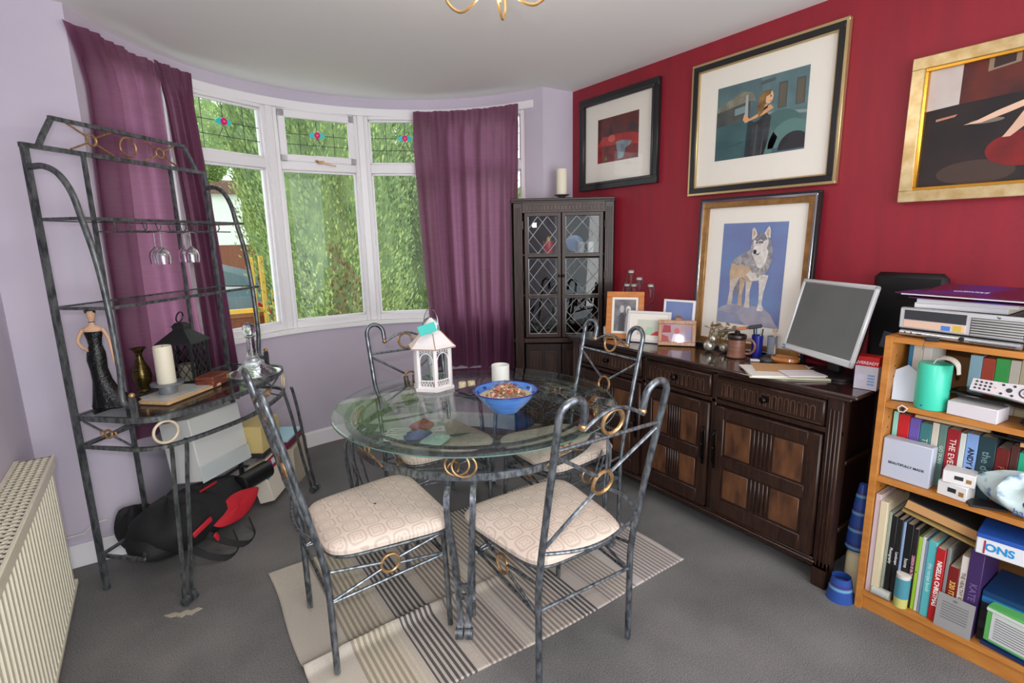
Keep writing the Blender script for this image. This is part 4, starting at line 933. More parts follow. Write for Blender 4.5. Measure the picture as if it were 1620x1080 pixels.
# ------------------------------------------------------------ pictures
def poly(b, pts, z, m):
    """flat painted shape: pts in the picture's own 0..1 square, z = layer"""
    b.m(m); n_ = len(pts); pts = [(min(1, max(0, p[0])), min(1, max(0, p[1]))) for p in pts]; b.add([(b._x(p), b._d - z * .00035, b._z(p)) for p in pts], [tuple(range(n_))])
def picture(name, label, cat, w, h, fw, mats_f, prof, mw, art, loc, rz, tilt=None, matcol=(236, 232, 222), mat_b=None, depth=.03):
    """local: x to the right as seen, -y faces the viewer, z up; origin bottom centre of the frame"""
    t = thing(name, label, cat, loc, rz, tilt=tilt)
    for i, (o_, ins, d0, d1, mm) in enumerate(prof):    # nested frame rings: outer offset, width, depth range
        b = MB(mm); a_ = o_; c_ = o_ + ins
        b.box((-w / 2 + a_, -d1, a_), (w / 2 - a_, -d0, c_), .002).box((-w / 2 + a_, -d1, h - c_), (w / 2 - a_, -d0, h - a_), .002).box((-w / 2 + a_, -d1, c_ - .001), (-w / 2 + c_, -d0, h - c_ + .001), .002).box((w / 2 - c_, -d1, c_ - .001), (w / 2 - a_, -d0, h - c_ + .001), .002)
        b.build('frame' if i == 0 else 'frame_slip', t)
    if mw is not None:
        b = MB(mat('mount_%d_%d_%d' % matcol, matcol, .8)); b.box((-w / 2 + fw - .004, -.010, fw - .004), (w / 2 - fw + .004, -.002, h - fw + .004)); b.build('mount', t, smooth=False)
        l, r_, bo, to = mw
    else: l = r_ = bo = to = 0
    x0_, x1_, z0_, z1_ = -w / 2 + fw + l, w / 2 - fw - r_, fw + bo, h - fw - to
    b = MB(); b._x = lambda p: x0_ + (x1_ - x0_) * p[0]; b._z = lambda p: z0_ + (z1_ - z0_) * p[1]; b._d = -.0105
    art(b); b.build('print', t, smooth=False)
    if mat_b: MB(glassmat('picture_glass', (255, 255, 255), .55, .03)).box((-w / 2 + fw, -.0145, fw), (w / 2 - fw, -.0138, h - fw)).build('glazing', t, smooth=False)
    return t
RZW = pi / 2 * -1  # a picture whose face looks to -x : local -y -> world -x
gm = lambda r, g, b_: C(r, g, b_, .75)
def painted(name, c1, c2, sc=8, st=(1, 1, 1)): return mat('paint_' + name, c1, .7, noise=(sc, c2, 5, st, (.35, .65)))
def el(cx, cy, rx, ry, n=20, a0=0, a1=2 * pi, rot=0):
    o = []
    for i in range(n):
        a = a0 + (a1 - a0) * i / (n - 1 if a1 - a0 < 6.2 else n); x, y = rx * cos(a), ry * sin(a); o.append((cx + x * cos(rot) - y * sin(rot), cy + x * sin(rot) + y * cos(rot)))
    return o
def art_red(b):
    poly(b, [(0, 0), (1, 0), (1, 1), (0, 1)], 0, painted('dusk', (112, 44, 40), (74, 34, 36), 9))
    poly(b, [(0, 0), (1, 0), (1, .36), (.6, .28), (0, .42)], 1, painted('redsofa', (150, 38, 40), (92, 30, 32), 16))
    poly(b, [(0, .42), (.14, .58), (.5, .6), (.9, .56), (1, .5), (1, .3), (.5, .36), (0, .38)], 2, painted('cushion', (186, 54, 44), (150, 40, 40), 18))
    poly(b, el(.34, .70, .05, .1), 2, gm(60, 40, 42)); poly(b, [(.46, .42), (.62, .44), (.86, .38), (.8, .30), (.7, .26), (.66, .06), (.52, .02), (.5, .2)], 3, painted('silkcloth', (150, 168, 176), (100, 116, 126), 22))
    poly(b, [(.72, .62), (.8, .8), (.95, .72), (1, .6)], 2, gm(60, 46, 50)); poly(b, [(.16, .04), (.22, .16), (.26, .05)], 3, gm(90, 120, 60))
    poly(b, el(.36, .52, .09, .08), 3, gm(206, 96, 80))
def art_car(b):
    poly(b, [(0, 0), (1, 0), (1, 1), (0, 1)], 0, painted('teal_street', (92, 122, 126), (66, 92, 98), 6))
    poly(b, [(.58, .5), (1, .5), (1, 1), (.5, 1)], 1, painted('facade', (96, 128, 132), (80, 110, 116), 12))
    for x in (.70, .88): poly(b, [(x, .56), (x + .09, .56), (x + .09, .88), (x, .88)], 2, gm(70, 78, 76)); poly(b, [(x + .012, .57), (x + .078, .57), (x + .078, .86), (x + .012, .86)], 3, gm(96, 90, 76))
    poly(b, [(.5, .9), (.66, .92), (.66, .96), (.5, .95)], 2, gm(74, 88, 92))
    poly(b, [(.6, .5), (1, .44), (1, .48), (.6, .54)], 2, gm(140, 156, 152))
    poly(b, [(0, .72), (.30, .88), (.42, .84), (.46, .72), (.4, .74), (0, .66)], 3, painted('canvas', (140, 138, 118), (108, 108, 94), 20))
    poly(b, [(0, .66), (.4, .74), (.4, .5), (0, .46)], 2, painted('cab_inside', (54, 60, 64), (84, 88, 84), 12)); poly(b, [(.22, .58), (.36, .60), (.36, .69), (.22, .67)], 3, gm(120, 146, 148))
    poly(b, [(0, .46), (.42, .50), (.42, .0), (0, 0)], 3, painted('door', (66, 104, 106), (50, 84, 88), 5)); poly(b, [(.34, .46), (.38, .46), (.37, .82), (.345, .82)], 4, gm(168, 176, 178))
    poly(b, [(.36, 0), (.46, 0), (.46, .44), (.38, .5)], 4, gm(36, 50, 56))
    poly(b, el(.74, .34, .22, .2, 20, 0, pi), 3, gm(72, 108, 106)); poly(b, el(.86, .06, .24, .34, 20, 0, pi) , 4, gm(92, 130, 126)); poly(b, el(.9, .02, .17, .22, 20, 0, pi), 5, gm(38, 38, 42)); poly(b, [(.58, 0), (.66, 0), (.72, .2), (.66, .3)], 4, gm(92, 130, 126))
    poly(b, [(.42, .0), (.58, 0), (.62, .2), (.64, .48), (.58, .54), (.5, .46), (.44, .44)], 6, painted('black_dress', (30, 32, 36), (60, 66, 70), 20))
    poly(b, [(.32, .50), (.36, .46), (.56, .52), (.66, .58), (.63, .63), (.58, .62), (.5, .55), (.4, .50), (.34, .58)], 7, gm(214, 164, 118))
    poly(b, el(.605, .73, .045, .085), 8, gm(226, 182, 140)); poly(b, el(.625, .735, .008, .012), 10, gm(60, 44, 40)); poly(b, [(.61, .675), (.64, .68), (.625, .668)], 10, gm(170, 60, 50)); poly(b, [(.14, .16), (.34, .2), (.34, .22), (.14, .18)], 5, gm(52, 84, 88)); poly(b, [(.46, 0), (.49, 0), (.5, .4), (.48, .42)], 8, gm(70, 76, 84)); poly(b, [(.54, 0), (.56, 0), (.57, .36)], 8, gm(78, 84, 92)); poly(b, [(.5, .5), (.48, .62), (.5, .76), (.56, .82), (.63, .82), (.62, .76), (.575, .74), (.565, .64), (.54, .54)], 9, painted('hair', (150, 112, 60), (96, 70, 42), 30))
    poly(b, [(.54, .56), (.60, .60), (.585, .66), (.55, .62)], 7, gm(210, 160, 116))
def art_dark(b):
    poly(b, [(0, 0), (1, 0), (1, 1), (0, 1)], 0, painted('dark_room', (46, 34, 34), (26, 22, 26), 5))
    poly(b, [(0, .66), (.14, .68), (.14, 1), (0, 1)], 1, painted('bright_window', (206, 200, 194), (190, 176, 170), 6)); poly(b, [(.14, .68), (.40, .70), (.42, 1), (.14, 1)], 1, painted('russet', (104, 40, 30), (54, 32, 34), 6))
    poly(b, [(.24, .90), (.36, .93), (.36, 1), (.24, 1)], 2, gm(140, 120, 100)); poly(b, [(.26, .92), (.34, .94), (.34, 1), (.26, 1)], 3, gm(56, 40, 40))
    poly(b, [(.05, .58), (.14, .60), (.13, .58), (.05, .56)], 2, gm(180, 128, 100)); poly(b, el(.26, .51, .07, .02), 2, gm(120, 108, 98))
    poly(b, [(.17, .50), (.22, .52), (.30, .58), (.44, .66), (.44, .61), (.34, .55), (.24, .50)], 4, gm(222, 186, 160)); poly(b, [(.33, .36), (.36, .44), (.40, .56), (.46, .60), (.46, .52), (.40, .42), (.36, .36)], 4, gm(214, 174, 150))
    poly(b, el(.42, .26, .15, .14), 3, painted('red_stool', (140, 30, 30), (104, 24, 26), 8)); poly(b, el(.24, .1, .16, .1), 1, gm(70, 54, 48)); poly(b, [(.5, .2), (1, .25), (1, .9), (.6, .8)], 2, gm(60, 30, 32))
def art_wolf(b):
    poly(b, [(0, 0), (1, 0), (1, 1), (0, 1)], 0, painted('blue_sky', (112, 140, 186), (112, 122, 168), 3, (1, 1, 2)))
    poly(b, [(0, 0), (1, 0), (.92, .06), (.86, .13), (.76, .18), (.5, .205), (.2, .20), (.06, .16), (0, .13)], 1, painted('rock', (178, 172, 182), (138, 142, 164), 9)); poly(b, [(0, .0), (.5, .0), (.34, .07), (.1, .12), (0, .11)], 2, painted('rock_shade', (130, 140, 172), (154, 158, 184), 9))
    w1 = painted('wolf_cream', (212, 204, 196), (190, 176, 158), 40); w2 = painted('wolf_grey', (128, 128, 136), (176, 172, 172), 44); w3 = painted('wolf_slate', (112, 112, 124), (140, 138, 146), 50); w4 = painted('wolf_pale', (226, 222, 218), (200, 194, 188), 50); w5 = painted('wolf_tawny', (204, 178, 146), (182, 158, 132), 40)
    poly(b, [(.24, .47), (.34, .52), (.38, .38), (.33, .30), (.27, .29)], 2, w3)                                  # tail in the shade
    poly(b, [(.33, .19), (.40, .19), (.395, .30), (.43, .44), (.34, .47), (.345, .33)], 3, w5)                      # far hind leg
    poly(b, [(.16, .19), (.235, .19), (.245, .24), (.24, .33), (.30, .42), (.37, .52), (.20, .56), (.175, .45), (.185, .34)], 4, w1)
    poly(b, [(.44, .175), (.53, .175), (.525, .22), (.515, .34), (.56, .50), (.42, .52), (.445, .40), (.455, .26)], 5, w1)
    poly(b, [(.645, .155), (.735, .155), (.745, .185), (.715, .22), (.73, .34), (.78, .50), (.62, .52), (.655, .38), (.665, .24)], 5, w4)
    poly(b, [(.175, .44), (.165, .52), (.185, .60), (.25, .66), (.36, .70), (.46, .74), (.60, .70), (.74, .56), (.70, .47), (.60, .44), (.47, .43), (.38, .47), (.28, .46)], 6, w5)
    poly(b, [(.20, .61), (.27, .67), (.38, .71), (.47, .74), (.50, .64), (.44, .57), (.36, .60), (.27, .58)], 7, w2)
    poly(b, [(.43, .50), (.52, .44), (.64, .45), (.74, .50), (.60, .58)], 7, w4)
    poly(b, [(.455, .60), (.455, .70), (.48, .79), (.52, .86), (.60, .90), (.70, .89), (.77, .83), (.81, .74), (.81, .64), (.77, .56), (.72, .51), (.66, .50), (.62, .47), (.58, .52), (.53, .52), (.49, .56)], 8, w2)
    for k in range(9): a = -2.6 + k * .26; poly(b, [(.64 + .10 * cos(a), .66 + .10 * sin(a)), (.64 + .17 * cos(a - .07), .66 + .155 * sin(a - .07)), (.64 + .11 * cos(a + .1), .66 + .11 * sin(a + .1))], 9, w3 if k % 2 else w1)
    poly(b, [(.50, .70), (.54, .66), (.60, .58), (.66, .56), (.72, .62), (.75, .72), (.70, .78), (.55, .78)], 10, w4)
    poly(b, [(.485, .83), (.475, .93), (.50, .955), (.535, .93), (.565, .88)], 10, w4); poly(b, [(.495, .86), (.492, .92), (.51, .93), (.54, .89)], 11, w5)
    poly(b, [(.655, .88), (.70, .94), (.73, .965), (.755, .93), (.76, .85)], 10, w4); poly(b, [(.69, .89), (.725, .94), (.74, .90), (.735, .86)], 11, w5)
    poly(b, el(.625, .81, .115, .085), 11, w4); poly(b, [(.52, .84), (.56, .885), (.62, .90), (.68, .888), (.72, .84), (.66, .82), (.62, .84), (.57, .815)], 12, w3)
    poly(b, [(.515, .75), (.53, .79), (.57, .815), (.615, .80), (.62, .75), (.58, .705), (.54, .70)], 13, w4); poly(b, [(.575, .815), (.62, .83), (.66, .81), (.61, .795)], 14, w3)
    poly(b, el(.548, .722, .026, .022), 15, gm(44, 42, 50)); poly(b, [(.55, .70), (.60, .69), (.64, .72), (.60, .705)], 15, gm(90, 86, 94))
    poly(b, el(.565, .808, .014, .009), 15, gm(60, 52, 44)); poly(b, el(.648, .812, .014, .009), 15, gm(60, 52, 44))
ebony = C(28, 26, 28, .35); gilt = mat('pale_gilt', (200, 178, 130), .3, .7); champagne = mat('champagne_gilt', (214, 196, 152), .35, .5, noise=(20, (188, 160, 108), 4)); giltbright = mat('bright_gilt', (214, 160, 62), .25, .85)
warmgilt = mat('brown_gilt', (170, 128, 76), .35, .5, noise=(20, (140, 100, 56)))
picture('framed_picture', 'small black framed picture of a red interior on the red wall above the cabinet', 'picture', .70, .60, .05, None, [(0, .05, 0, .028, ebony), (.034, .014, .006, .034, C(46, 44, 46, .3))], (.12, .115, .12, .10), art_red, (XR - .002, 2.605, 1.81), RZW, mat_b=1)
picture('framed_picture', 'large black and gold framed picture of a woman beside a vintage vehicle', 'picture', .80, .688, .048, None, [(0, .016, 0, .026, gilt), (.013, .028, 0, .030, ebony), (.039, .009, 0, .024, gilt)], (.112, .112, .125, .10), art_car, (XR - .002, 1.625, 1.71), RZW, mat_b=1)
picture('framed_picture', 'pale gilt framed dark picture at the right edge of the red wall', 'picture', .85, .547, .055, None, [(0, .045, 0, .035, champagne), (.043, .014, 0, .028, giltbright)], None, art_dark, (XR - .002, .545, 1.609), RZW)
picture('framed_picture', 'framed print of a grey wolf on a rock leaning on the sideboard', 'picture', .645, .81, .05, None, [(0, .015, 0, .03, ebony), (.012, .012, 0, .034, chrome), (.022, .030, 0, .026, warmgilt)], (.095, .095, .095, .085), art_wolf, (2.567, 1.592, .876), RZW, tilt=(R(-2.3), 0), mat_b=1)

# ------------------------------------------------------------ things on the sideboard
ZS = .876
def photo(label, w, h, fw, fm, art, loc, rz, lean=12, mw=None, dz=0):
    b_ = picture('framed_photograph', label, 'photo frame', w, h, fw, None, [(0, fw, 0, .016, fm)], mw, art, (loc[0], loc[1], ZS), rz, tilt=(R(-lean), 0), mat_b=1)
    MB(C(50, 42, 36)).bar([(0, .002, h * .6), (0, h * .6 * sin(R(30)), h * .12)], .04, .004, (1, 0, 0)).build('strut', b_); return b_
def art_wedding(b):
    poly(b, [(0, 0), (1, 0), (1, 1), (0, 1)], 0, painted('mono_grey', (136, 134, 136), (90, 90, 94), 16)); poly(b, [(.2, 0), (.5, 0), (.48, .5), (.36, .62), (.24, .5)], 1, gm(70, 70, 74)); poly(b, el(.36, .70, .1, .12), 2, gm(186, 184, 184))
    poly(b, [(.5, 0), (.86, 0), (.84, .4), (.7, .6), (.56, .5)], 2, gm(206, 206, 206)); poly(b, el(.66, .66, .12, .14), 3, gm(224, 224, 224)); poly(b, el(.64, .64, .06, .08), 4, gm(160, 156, 156))
def art_pastel(b):
    poly(b, [(0, 0), (1, 0), (1, 1), (0, 1)], 0, painted('pale_wash', (214, 206, 190), (196, 210, 198), 9)); poly(b, [(.3, .05), (.6, .05), (.58, .5), (.35, .55)], 1, gm(170, 206, 176)); poly(b, [(.5, .0), (1, 0), (.9, .3), (.7, .26)], 2, gm(206, 60, 72)); poly(b, el(.2, .3, .12, .2), 1, gm(228, 190, 170))
def art_boy(b):
    poly(b, [(0, 0), (1, 0), (1, 1), (0, 1)], 0, painted('blue_backdrop', (130, 146, 190), (110, 130, 180), 4)); poly(b, [(.2, 0), (.85, 0), (.75, .26), (.5, .32), (.3, .26)], 1, gm(196, 190, 206)); poly(b, el(.52, .46, .13, .17), 2, gm(214, 166, 152)); poly(b, el(.52, .58, .14, .08, 20, 0, pi), 3, gm(150, 112, 88))
def art_party(b):
    poly(b, [(0, 0), (1, 0), (1, 1), (0, 1)], 0, painted('room', (188, 164, 168), (160, 130, 134), 6)); poly(b, [(0, .5), (.3, .52), (.28, .9), (.05, .95)], 1, gm(160, 52, 64)); poly(b, [(.32, 0), (.7, 0), (.66, .4), (.5, .5), (.38, .42)], 2, gm(226, 214, 232)); poly(b, el(.5, .6, .09, .16), 3, gm(196, 96, 104)); poly(b, [(.7, .1), (1, .1), (1, .7), (.8, .7)], 1, gm(150, 140, 170)); poly(b, [(0, 0), (.25, 0), (.2, .3), (0, .4)], 1, gm(176, 80, 80))
pine = mat('honey_pine', (198, 124, 48), .4, noise=(12, (180, 106, 38), 4, (1, 1, 6))); woodf = mat('brown_wood_frame', (172, 122, 74), .3, noise=(12, (146, 96, 54), 4, (6, 1, 1)))
# facing angles: the faces look to -x and towards the camera
photo('honey pine frame holding a black and white wedding photograph on the sideboard', .225, .29, .034, pine, art_wedding, (2.345, 2.255), RZW + R(38), 12, (.014, .014, .014, .014))
photo('white landscape frame with a pastel photo, between the pine frame and the small brown one', .255, .185, .016, C(214, 212, 210, .4), art_pastel, (2.37, 2.09), RZW + R(26), 12, (.045, .02, .028, .035))
photo('white upright frame with a portrait of a fair haired boy on blue', .19, .25, .013, C(230, 230, 234, .35), art_boy, (2.505, 1.985), RZW + R(14), 6)
photo('small brown wooden frame with a party snapshot, in front of the boy portrait', .205, .145, .022, woodf, art_party, (2.425, 1.925), RZW + R(38), 12)
# glass tealight candelabra
t = thing('candelabra', 'wire candelabra holding five glass cone tealight cups behind the pine frame', 'candle holder', (2.50, 2.285, ZS))
bw = MB(mat('silver_wire', (150, 148, 150), .25, .9)); bw.lathe([(.05, 0), (.05, .004), (.008, .008)], 20); bw.tube([(0, 0, .006), (0, 0, .2)], .003, 6)
cups = [(-.06, .13, .305), (-.015, .08, .30), (.0, .07, .405), (.005, .005, .365), (.02, -.08, .31)]; cups = [(0.0, .10, .325), (.01, .052, .325), (0, .07, .41), (.0, .0, .37), (.02, -.075, .33)]
for x, y, z in cups: bw.tube(smoothpath([(0, 0, .18), (x * .6, y * 1.3 + .01, z - .12), (x, y + (.028 if y > 0 else -.028), z - .03), (x, y + (.022 if y > 0 else -.022), z)], 5), .0022, 6)
bw.build('stand', t)
for x, y, z in cups:
    MB(glass_clear).lathe([(.004, -.09), (.024, -.004), (.025, 0), (.023, 0), (.003, -.086), (.001, -.086)], 18, (x, y, z)).build('glass_cup', t); MB(C(220, 214, 206)).lathe([(.018, -.018), (.018, -.006), (.001, -.006)], 14, (x, y, z)).build('tealight', t)
b = MB(glass_clear); b.lathe([(.02, 0), (.024, .004), (.024, .05), (.009, .07), (.009, .085), (.001, .086)], 20); t = thing('bottle', 'small clear bottle with white base at the cabinet end of the sideboard', 'bottle', (2.40, 2.455, ZS)); b.build('glass', t); MB(C(232, 232, 230)).lathe([(.025, 0), (.026, .045), (.001, .045)], 20).build('label_band', t)
# gnarled glass ornament cluster
t = thing('ornament', 'silvery glass bauble ornament with gold wire flowers left of the brown mug', 'ornament', (2.46, 1.70, ZS))
sg = mat('silvered_glass', (206, 204, 196), .12, .7, noise=(24, (150, 140, 110), 3)); b = MB(sg); b.ball((-.02, .02, .032), .032, 20).ball((.015, -.045, .026), .026, 18).ball((-.03, -.01, .075), .022, 16); b.build('bauble', t)
b = MB(mat('thin_gold_wire', (176, 150, 96), .35, .7)); rnd = random.Random(5)
for k in range(26):
    a = rnd.uniform(0, 6.28); p = (.03 * cos(a), .05 * sin(a), .05); q = (rnd.uniform(-.05, .05), rnd.uniform(-.09, .07), rnd.uniform(.09, .15)); b.tube(smoothpath([p, ((p[0] + q[0]) / 2 + rnd.uniform(-.02, .02), (p[1] + q[1]) / 2, (p[2] + q[2]) / 2 + .02), q], 3), .0013, 4); b.t(q, a, rnd.uniform(0, 1)).lathe([(.001, 0), (.012, .003), (.013, .004)], 7); b.t()
b.build('wire_flowers', t)
# brown mug
t = thing('mug', 'brown stoneware mug with dark rim in front of the wolf print', 'mug', (2.425, 1.55, ZS), R(-62))
st_ = mat('stoneware', (138, 96, 78), .3, noise=(10, (118, 78, 62), 4, (1, 1, 6)), coat=.3); b = MB(st_); b.lathe([(.042, 0), (.046, .004), (.0465, .01), (.043, .014), (.0425, .096)], 32); b.m(C(44, 30, 26, .3)); b.lathe([(.043, .094), (.0455, .100), (.046, .114), (.044, .118), (.040, .114), (.039, .02), (.001, .015)], 32); b.build('body', t)
MB(st_).tube(smoothpath([(.040, 0, .092), (.066, 0, .094), (.084, 0, .072), (.082, 0, .042), (.064, 0, .024), (.041, 0, .022)], 6), .0065, 10).build('handle', t)
MB(C(24, 24, 26)).lathe([(.010, .0), (.014, .028), (.001, .034)], 12, (0, 0, .106)).build('tea_strainer', t)
b = MB(C(96, 84, 70, .4)); b.t((0, 0, 0), 0, 0, R(-12)).box((-.09, -.009, 0), (.06, .009, .012), .004).m(C(54, 56, 62, .3)).box((.055, -.012, -.003), (.12, .012, .015), .005).m(C(190, 110, 70, .4)).box((.0, -.0095, .001), (.05, .0095, .0135), .003); b.t(); o = b.build('case', loc=(2.425, 1.555, ZS + .1385), rz=R(-62)); tag(o, 'long brown and grey pen case balanced across the top of the brown mug', 'case')
t = thing('pen_pot', 'cobalt blue pen pot with pens behind the brown mug', 'pen pot', (2.50, 1.485, ZS)); MB(C(30, 36, 130, .3)).lathe([(.026, 0), (.027, .115), (.025, .115), (.024, .004), (.001, .004)], 24).build('pot', t)
for dx, dy, m_c in ((-.008, .005, C(20, 20, 24)), (.008, -.004, C(220, 220, 220)), (0, -.012, C(60, 60, 70)), (.01, .01, C(40, 90, 160))): MB(m_c).tube([(dx, dy, .01), (dx * 2.2, dy * 2.2, .15)], .0035, 8).build('pen', t)
tag(MB(mat('grey_beaker_glaze', (128, 138, 150), .25)).lathe([(.022, 0), (.024, .115), (.022, .115), (.02, .004), (.001, .004)], 24).build('beaker', loc=(2.525, 1.42, ZS)), 'grey beaker right of the blue pen pot', 'beaker')
b = MB(C(226, 222, 220)); b.box((-.035, -.012, 0), (.035, .012, .010), .002); tag(b.build('eraser', loc=(2.425, 1.43, ZS), rz=R(-50)), 'small white block lying in front of the blue pen pot', 'eraser')
t = thing('computer_mouse', 'black computer mouse on the sideboard beside the papers', 'mouse', (2.46, 1.395, ZS), R(-50)); b = MB(black_plastic); b.grid(lambda u, v: (.052 * cos(2 * pi * u) * sin(pi * v * .5), .03 * sin(2 * pi * u) * sin(pi * v * .5), .036 * cos(pi * v * .5)), 24, 8, True); b.build('shell', t); MB(C(70, 72, 76)).tube([(.025, -.003, .033), (.025, .003, .033)], .006, 10).build('wheel', t)
b = MB(mat('amber_glass', (190, 120, 60), .2)); b.lathe([(.03, 0), (.045, .02), (.042, .034), (.001, .022)], 20, sy=1.6); tag(b.build('dish', loc=(2.475, 1.325, ZS)), 'low amber dish at the back of the sideboard beside the monitor', 'dish')
b = MB(C(214, 190, 160, .6)); b.tube([(0, 0, 0), (.004, .006, .14)], .005, 8).lathe([(.009, 0), (.014, .014), (.001, .016)], 8, (.004, .006, .138)); tag(b.build('brush', loc=(2.515, 1.40, ZS), rz=0), 'slim pale wooden brush standing at the foot of the wolf print', 'brush')
for i, (x, y, r_, l) in enumerate(((2.46, 1.33, 5, 'silver key bunch beside the mouse'),)):
    b = MB(chrome); rnd = random.Random(2)
    b.ring((0, 0, .003), .014, .0015, n=18, m=5)
    for k in range(4): b.t((0, 0, .002 + .002 * k), k * .8 + .3).box((.014, -.004, 0), (.055, .004, .002)).lathe([(.010, 0), (.010, .002)], 10, (.016, 0, 0))
    b.t(); tag(b.build('keys', loc=(x, y, ZS)), l, 'keys')
# papers
for i, (dx, dy, rz, w, d, hh, cc, nm, l) in enumerate(((0, 0, -48, .32, .225, .006, C(206, 204, 176, .7), 'folder', 'pale green card folder at the bottom of the papers before the monitor'), (-.006, .012, -42, .30, .21, .004, C(230, 226, 222, .7), 'paper_sheaf', 'white paper sheaf lying on the green folder'), (.03, .03, -50, .23, .162, .003, C(196, 150, 104, .7), 'envelope', 'brown manila envelope on top of the papers'), (-.0, -.085, -38, .16, .11, .003, C(224, 216, 218, .7), 'letter', 'folded pinkish letter overlapping the brown envelope'))):
    zz = ZS + [0, .0062, .0104, .0136][i]; o = MB(cc).box((-w / 2, -d / 2, 0), (w / 2, d / 2, hh)).build(nm, smooth=False, loc=(2.305 + dx, 1.235 + dy, zz), rz=R(rz)); tag(o, l, 'papers', None)
# monitor
mdir = Vector((-.19, -.40)).normalized(); mrz = atan2(mdir.y, mdir.x)   # local +x runs left to right as seen
t = thing('monitor', 'silver framed computer monitor with blank grey screen on the sideboard', 'monitor', (2.36, 1.11, ZS), mrz)
MB(black_plastic).lathe([(.115, 0), (.115, .010), (.10, .018), (.001, .020)], 36, (0, .085, 0), sy=.8).build('stand_base', t)
MB(black_plastic).box((-.04, .07, .015), (.04, .095, .24), .008).build('stand_neck', t)
def tl(b): return b.t((0, -.03, .088), 0, R(-15))
b = tl(MB(silver_plastic)); w2, hh = .212, .335
b.box((-w2, -.006, 0), (w2, .012, .028), .005).box((-w2, -.006, hh - .018), (w2, .012, hh), .005).box((-w2, -.006, 0), (-w2 + .018, .012, hh), .005).box((w2 - .018, -.006, 0), (w2, .012, hh), .005); b.t(); b.build('bezel', t)
b = tl(MB(black_plastic)); b.box((-w2 + .02, .010, .02), (w2 - .02, .045, hh - .02), .012); b.t(); b.build('rear_shell', t)
b = tl(MB(mat('blank_lcd', (104, 107, 105), .32, noise=(3, (92, 95, 93))))); b.box((-w2 + .016, -.001, .026), (w2 - .016, .004, hh - .016)); b.t(); sc_ = b.build('screen', t, smooth=False)
b = tl(MB(C(70, 120, 170, .3))); b.t((-w2 + .018, -.037 + .0, .1015), 0, R(75)).lathe([(.009, 0), (.009, .001)], 16); b.t(); b.build('badge', t, label='round blue badge')
text('hp', .012, C(226, 230, 232), t, (-w2 + .018, -.0385, .1015), ((1, 0, 0), (0, .26, .966)), extr=.0006)
# bulb box
t = thing('light_bulb_box', 'white and red light bulb carton on the corner of the sideboard', 'box', (2.33, .905, ZS), R(8)); MB(C(214, 212, 224, .5)).box((-.03, -.04, 0), (.03, .04, .095), .001).build('carton', t); MB(C(206, 34, 34, .45)).box((-.0305, -.0405, .095), (.0305, .0405, .134), .001).build('carton_top', t)
text('EVEREADY', .0165, C(240, 236, 240), t, (-.0310, 0, .108), ((0, -1, 0), (0, 0, 1)), bold=.0003); b = MB(C(226, 222, 240, .4)); b.t((-.0303, .016, .05), 0, 0, -pi / 2).lathe([(.014, 0), (.014, .0006)], 20).t(); b.m(C(120, 170, 220, .4))
for k in range(4): b.box((-.0309, -.030, .02 + k * .012), (-.0301, -.006, .026 + k * .012))
b.build('printed_bulb', t)

# ------------------------------------------------------------ bookcase
BX = 2.2; BD = .34; BY1 = .812; BY0 = -.02; BZ = 1.12
t = thing('bookcase', 'beech veneer bookcase crowded with books at the right edge', 'bookcase', (BX, (BY0 + BY1) / 2, 0)); yc = (BY0 + BY1) / 2; hw = (BY1 - BY0) / 2
b = MB(beech); b.box((0, hw - .024, 0), (BD, hw, BZ - .0), .001); b.build('side_panel', t); MB(beech).box((0, -hw, 0), (BD, -hw + .024, BZ), .001).build('side_panel', t)
for z, nm in ((1.098, 'top_shelf'), (.852, 'shelf'), (.556, 'shelf'), (.064, 'shelf')): MB(beech).box((0.002, -hw + .024, z), (BD - .01, hw - .024, z + .021), .001).build(nm, t)
MB(beech).box((.018, -hw + .024, 0), (.036, hw - .024, .064), .001).build('plinth', t); MB(mat('dark_backboard', (150, 104, 56), .6)).box((BD - .01, -hw + .02, .05), (BD - .004, hw - .02, BZ - .01)).build('back_panel', t)
b = MB(C(90, 60, 30)); 
for k in range(24): b.box((.045, hw - .0248, .12 + k * .04), (.051, hw - .0238, .126 + k * .04))
b.build('peg_hole', t, label='rows of shelf peg holes')
pagec = mat('book_pages', (216, 204, 178), .8, noise=(2, (196, 184, 160), 3, (60, 60, 1)))
def book(y, z, th, h, d, col, label, group, x=BX + .02, title=None, tc=(240, 240, 240), ts=None, lean=0, lay=0, sub=None, rough=.4, bold=0):
    """upright book whose spine faces -x; y = its left (higher y) edge"""
    t = thing('book', label, 'book', (x, y - th / 2, z), 0, group, tilt=(R(lean), 0)); c = C(col[0], col[1], col[2], rough)
    b = MB(c); b.box((0, -th / 2, 0), (.003, th / 2, h), .0012).box((.002, -th / 2, 0), (d, -th / 2 + .002, h)).box((.002, th / 2 - .002, 0), (d, th / 2, h)); b.build('cover', t)
    MB(pagec).box((.003, -th / 2 + .002, .003), (d - .003, th / 2 - .002, h - .003)).build('pages', t, smooth=False)
    if title: text(title, ts or th * .62, C(*tc), t, (-.0006, 0, h * .52), ((0, 0, -1), (0, -1, 0)), bold=bold)
    if sub: b = MB(C(*sub[2], .4)); b.box((-.0008, -th / 2 + .0005, h * sub[0]), (.0005, th / 2 - .0005, h * sub[1])); b.build('printed_band', t)
    return t
z3 = .086
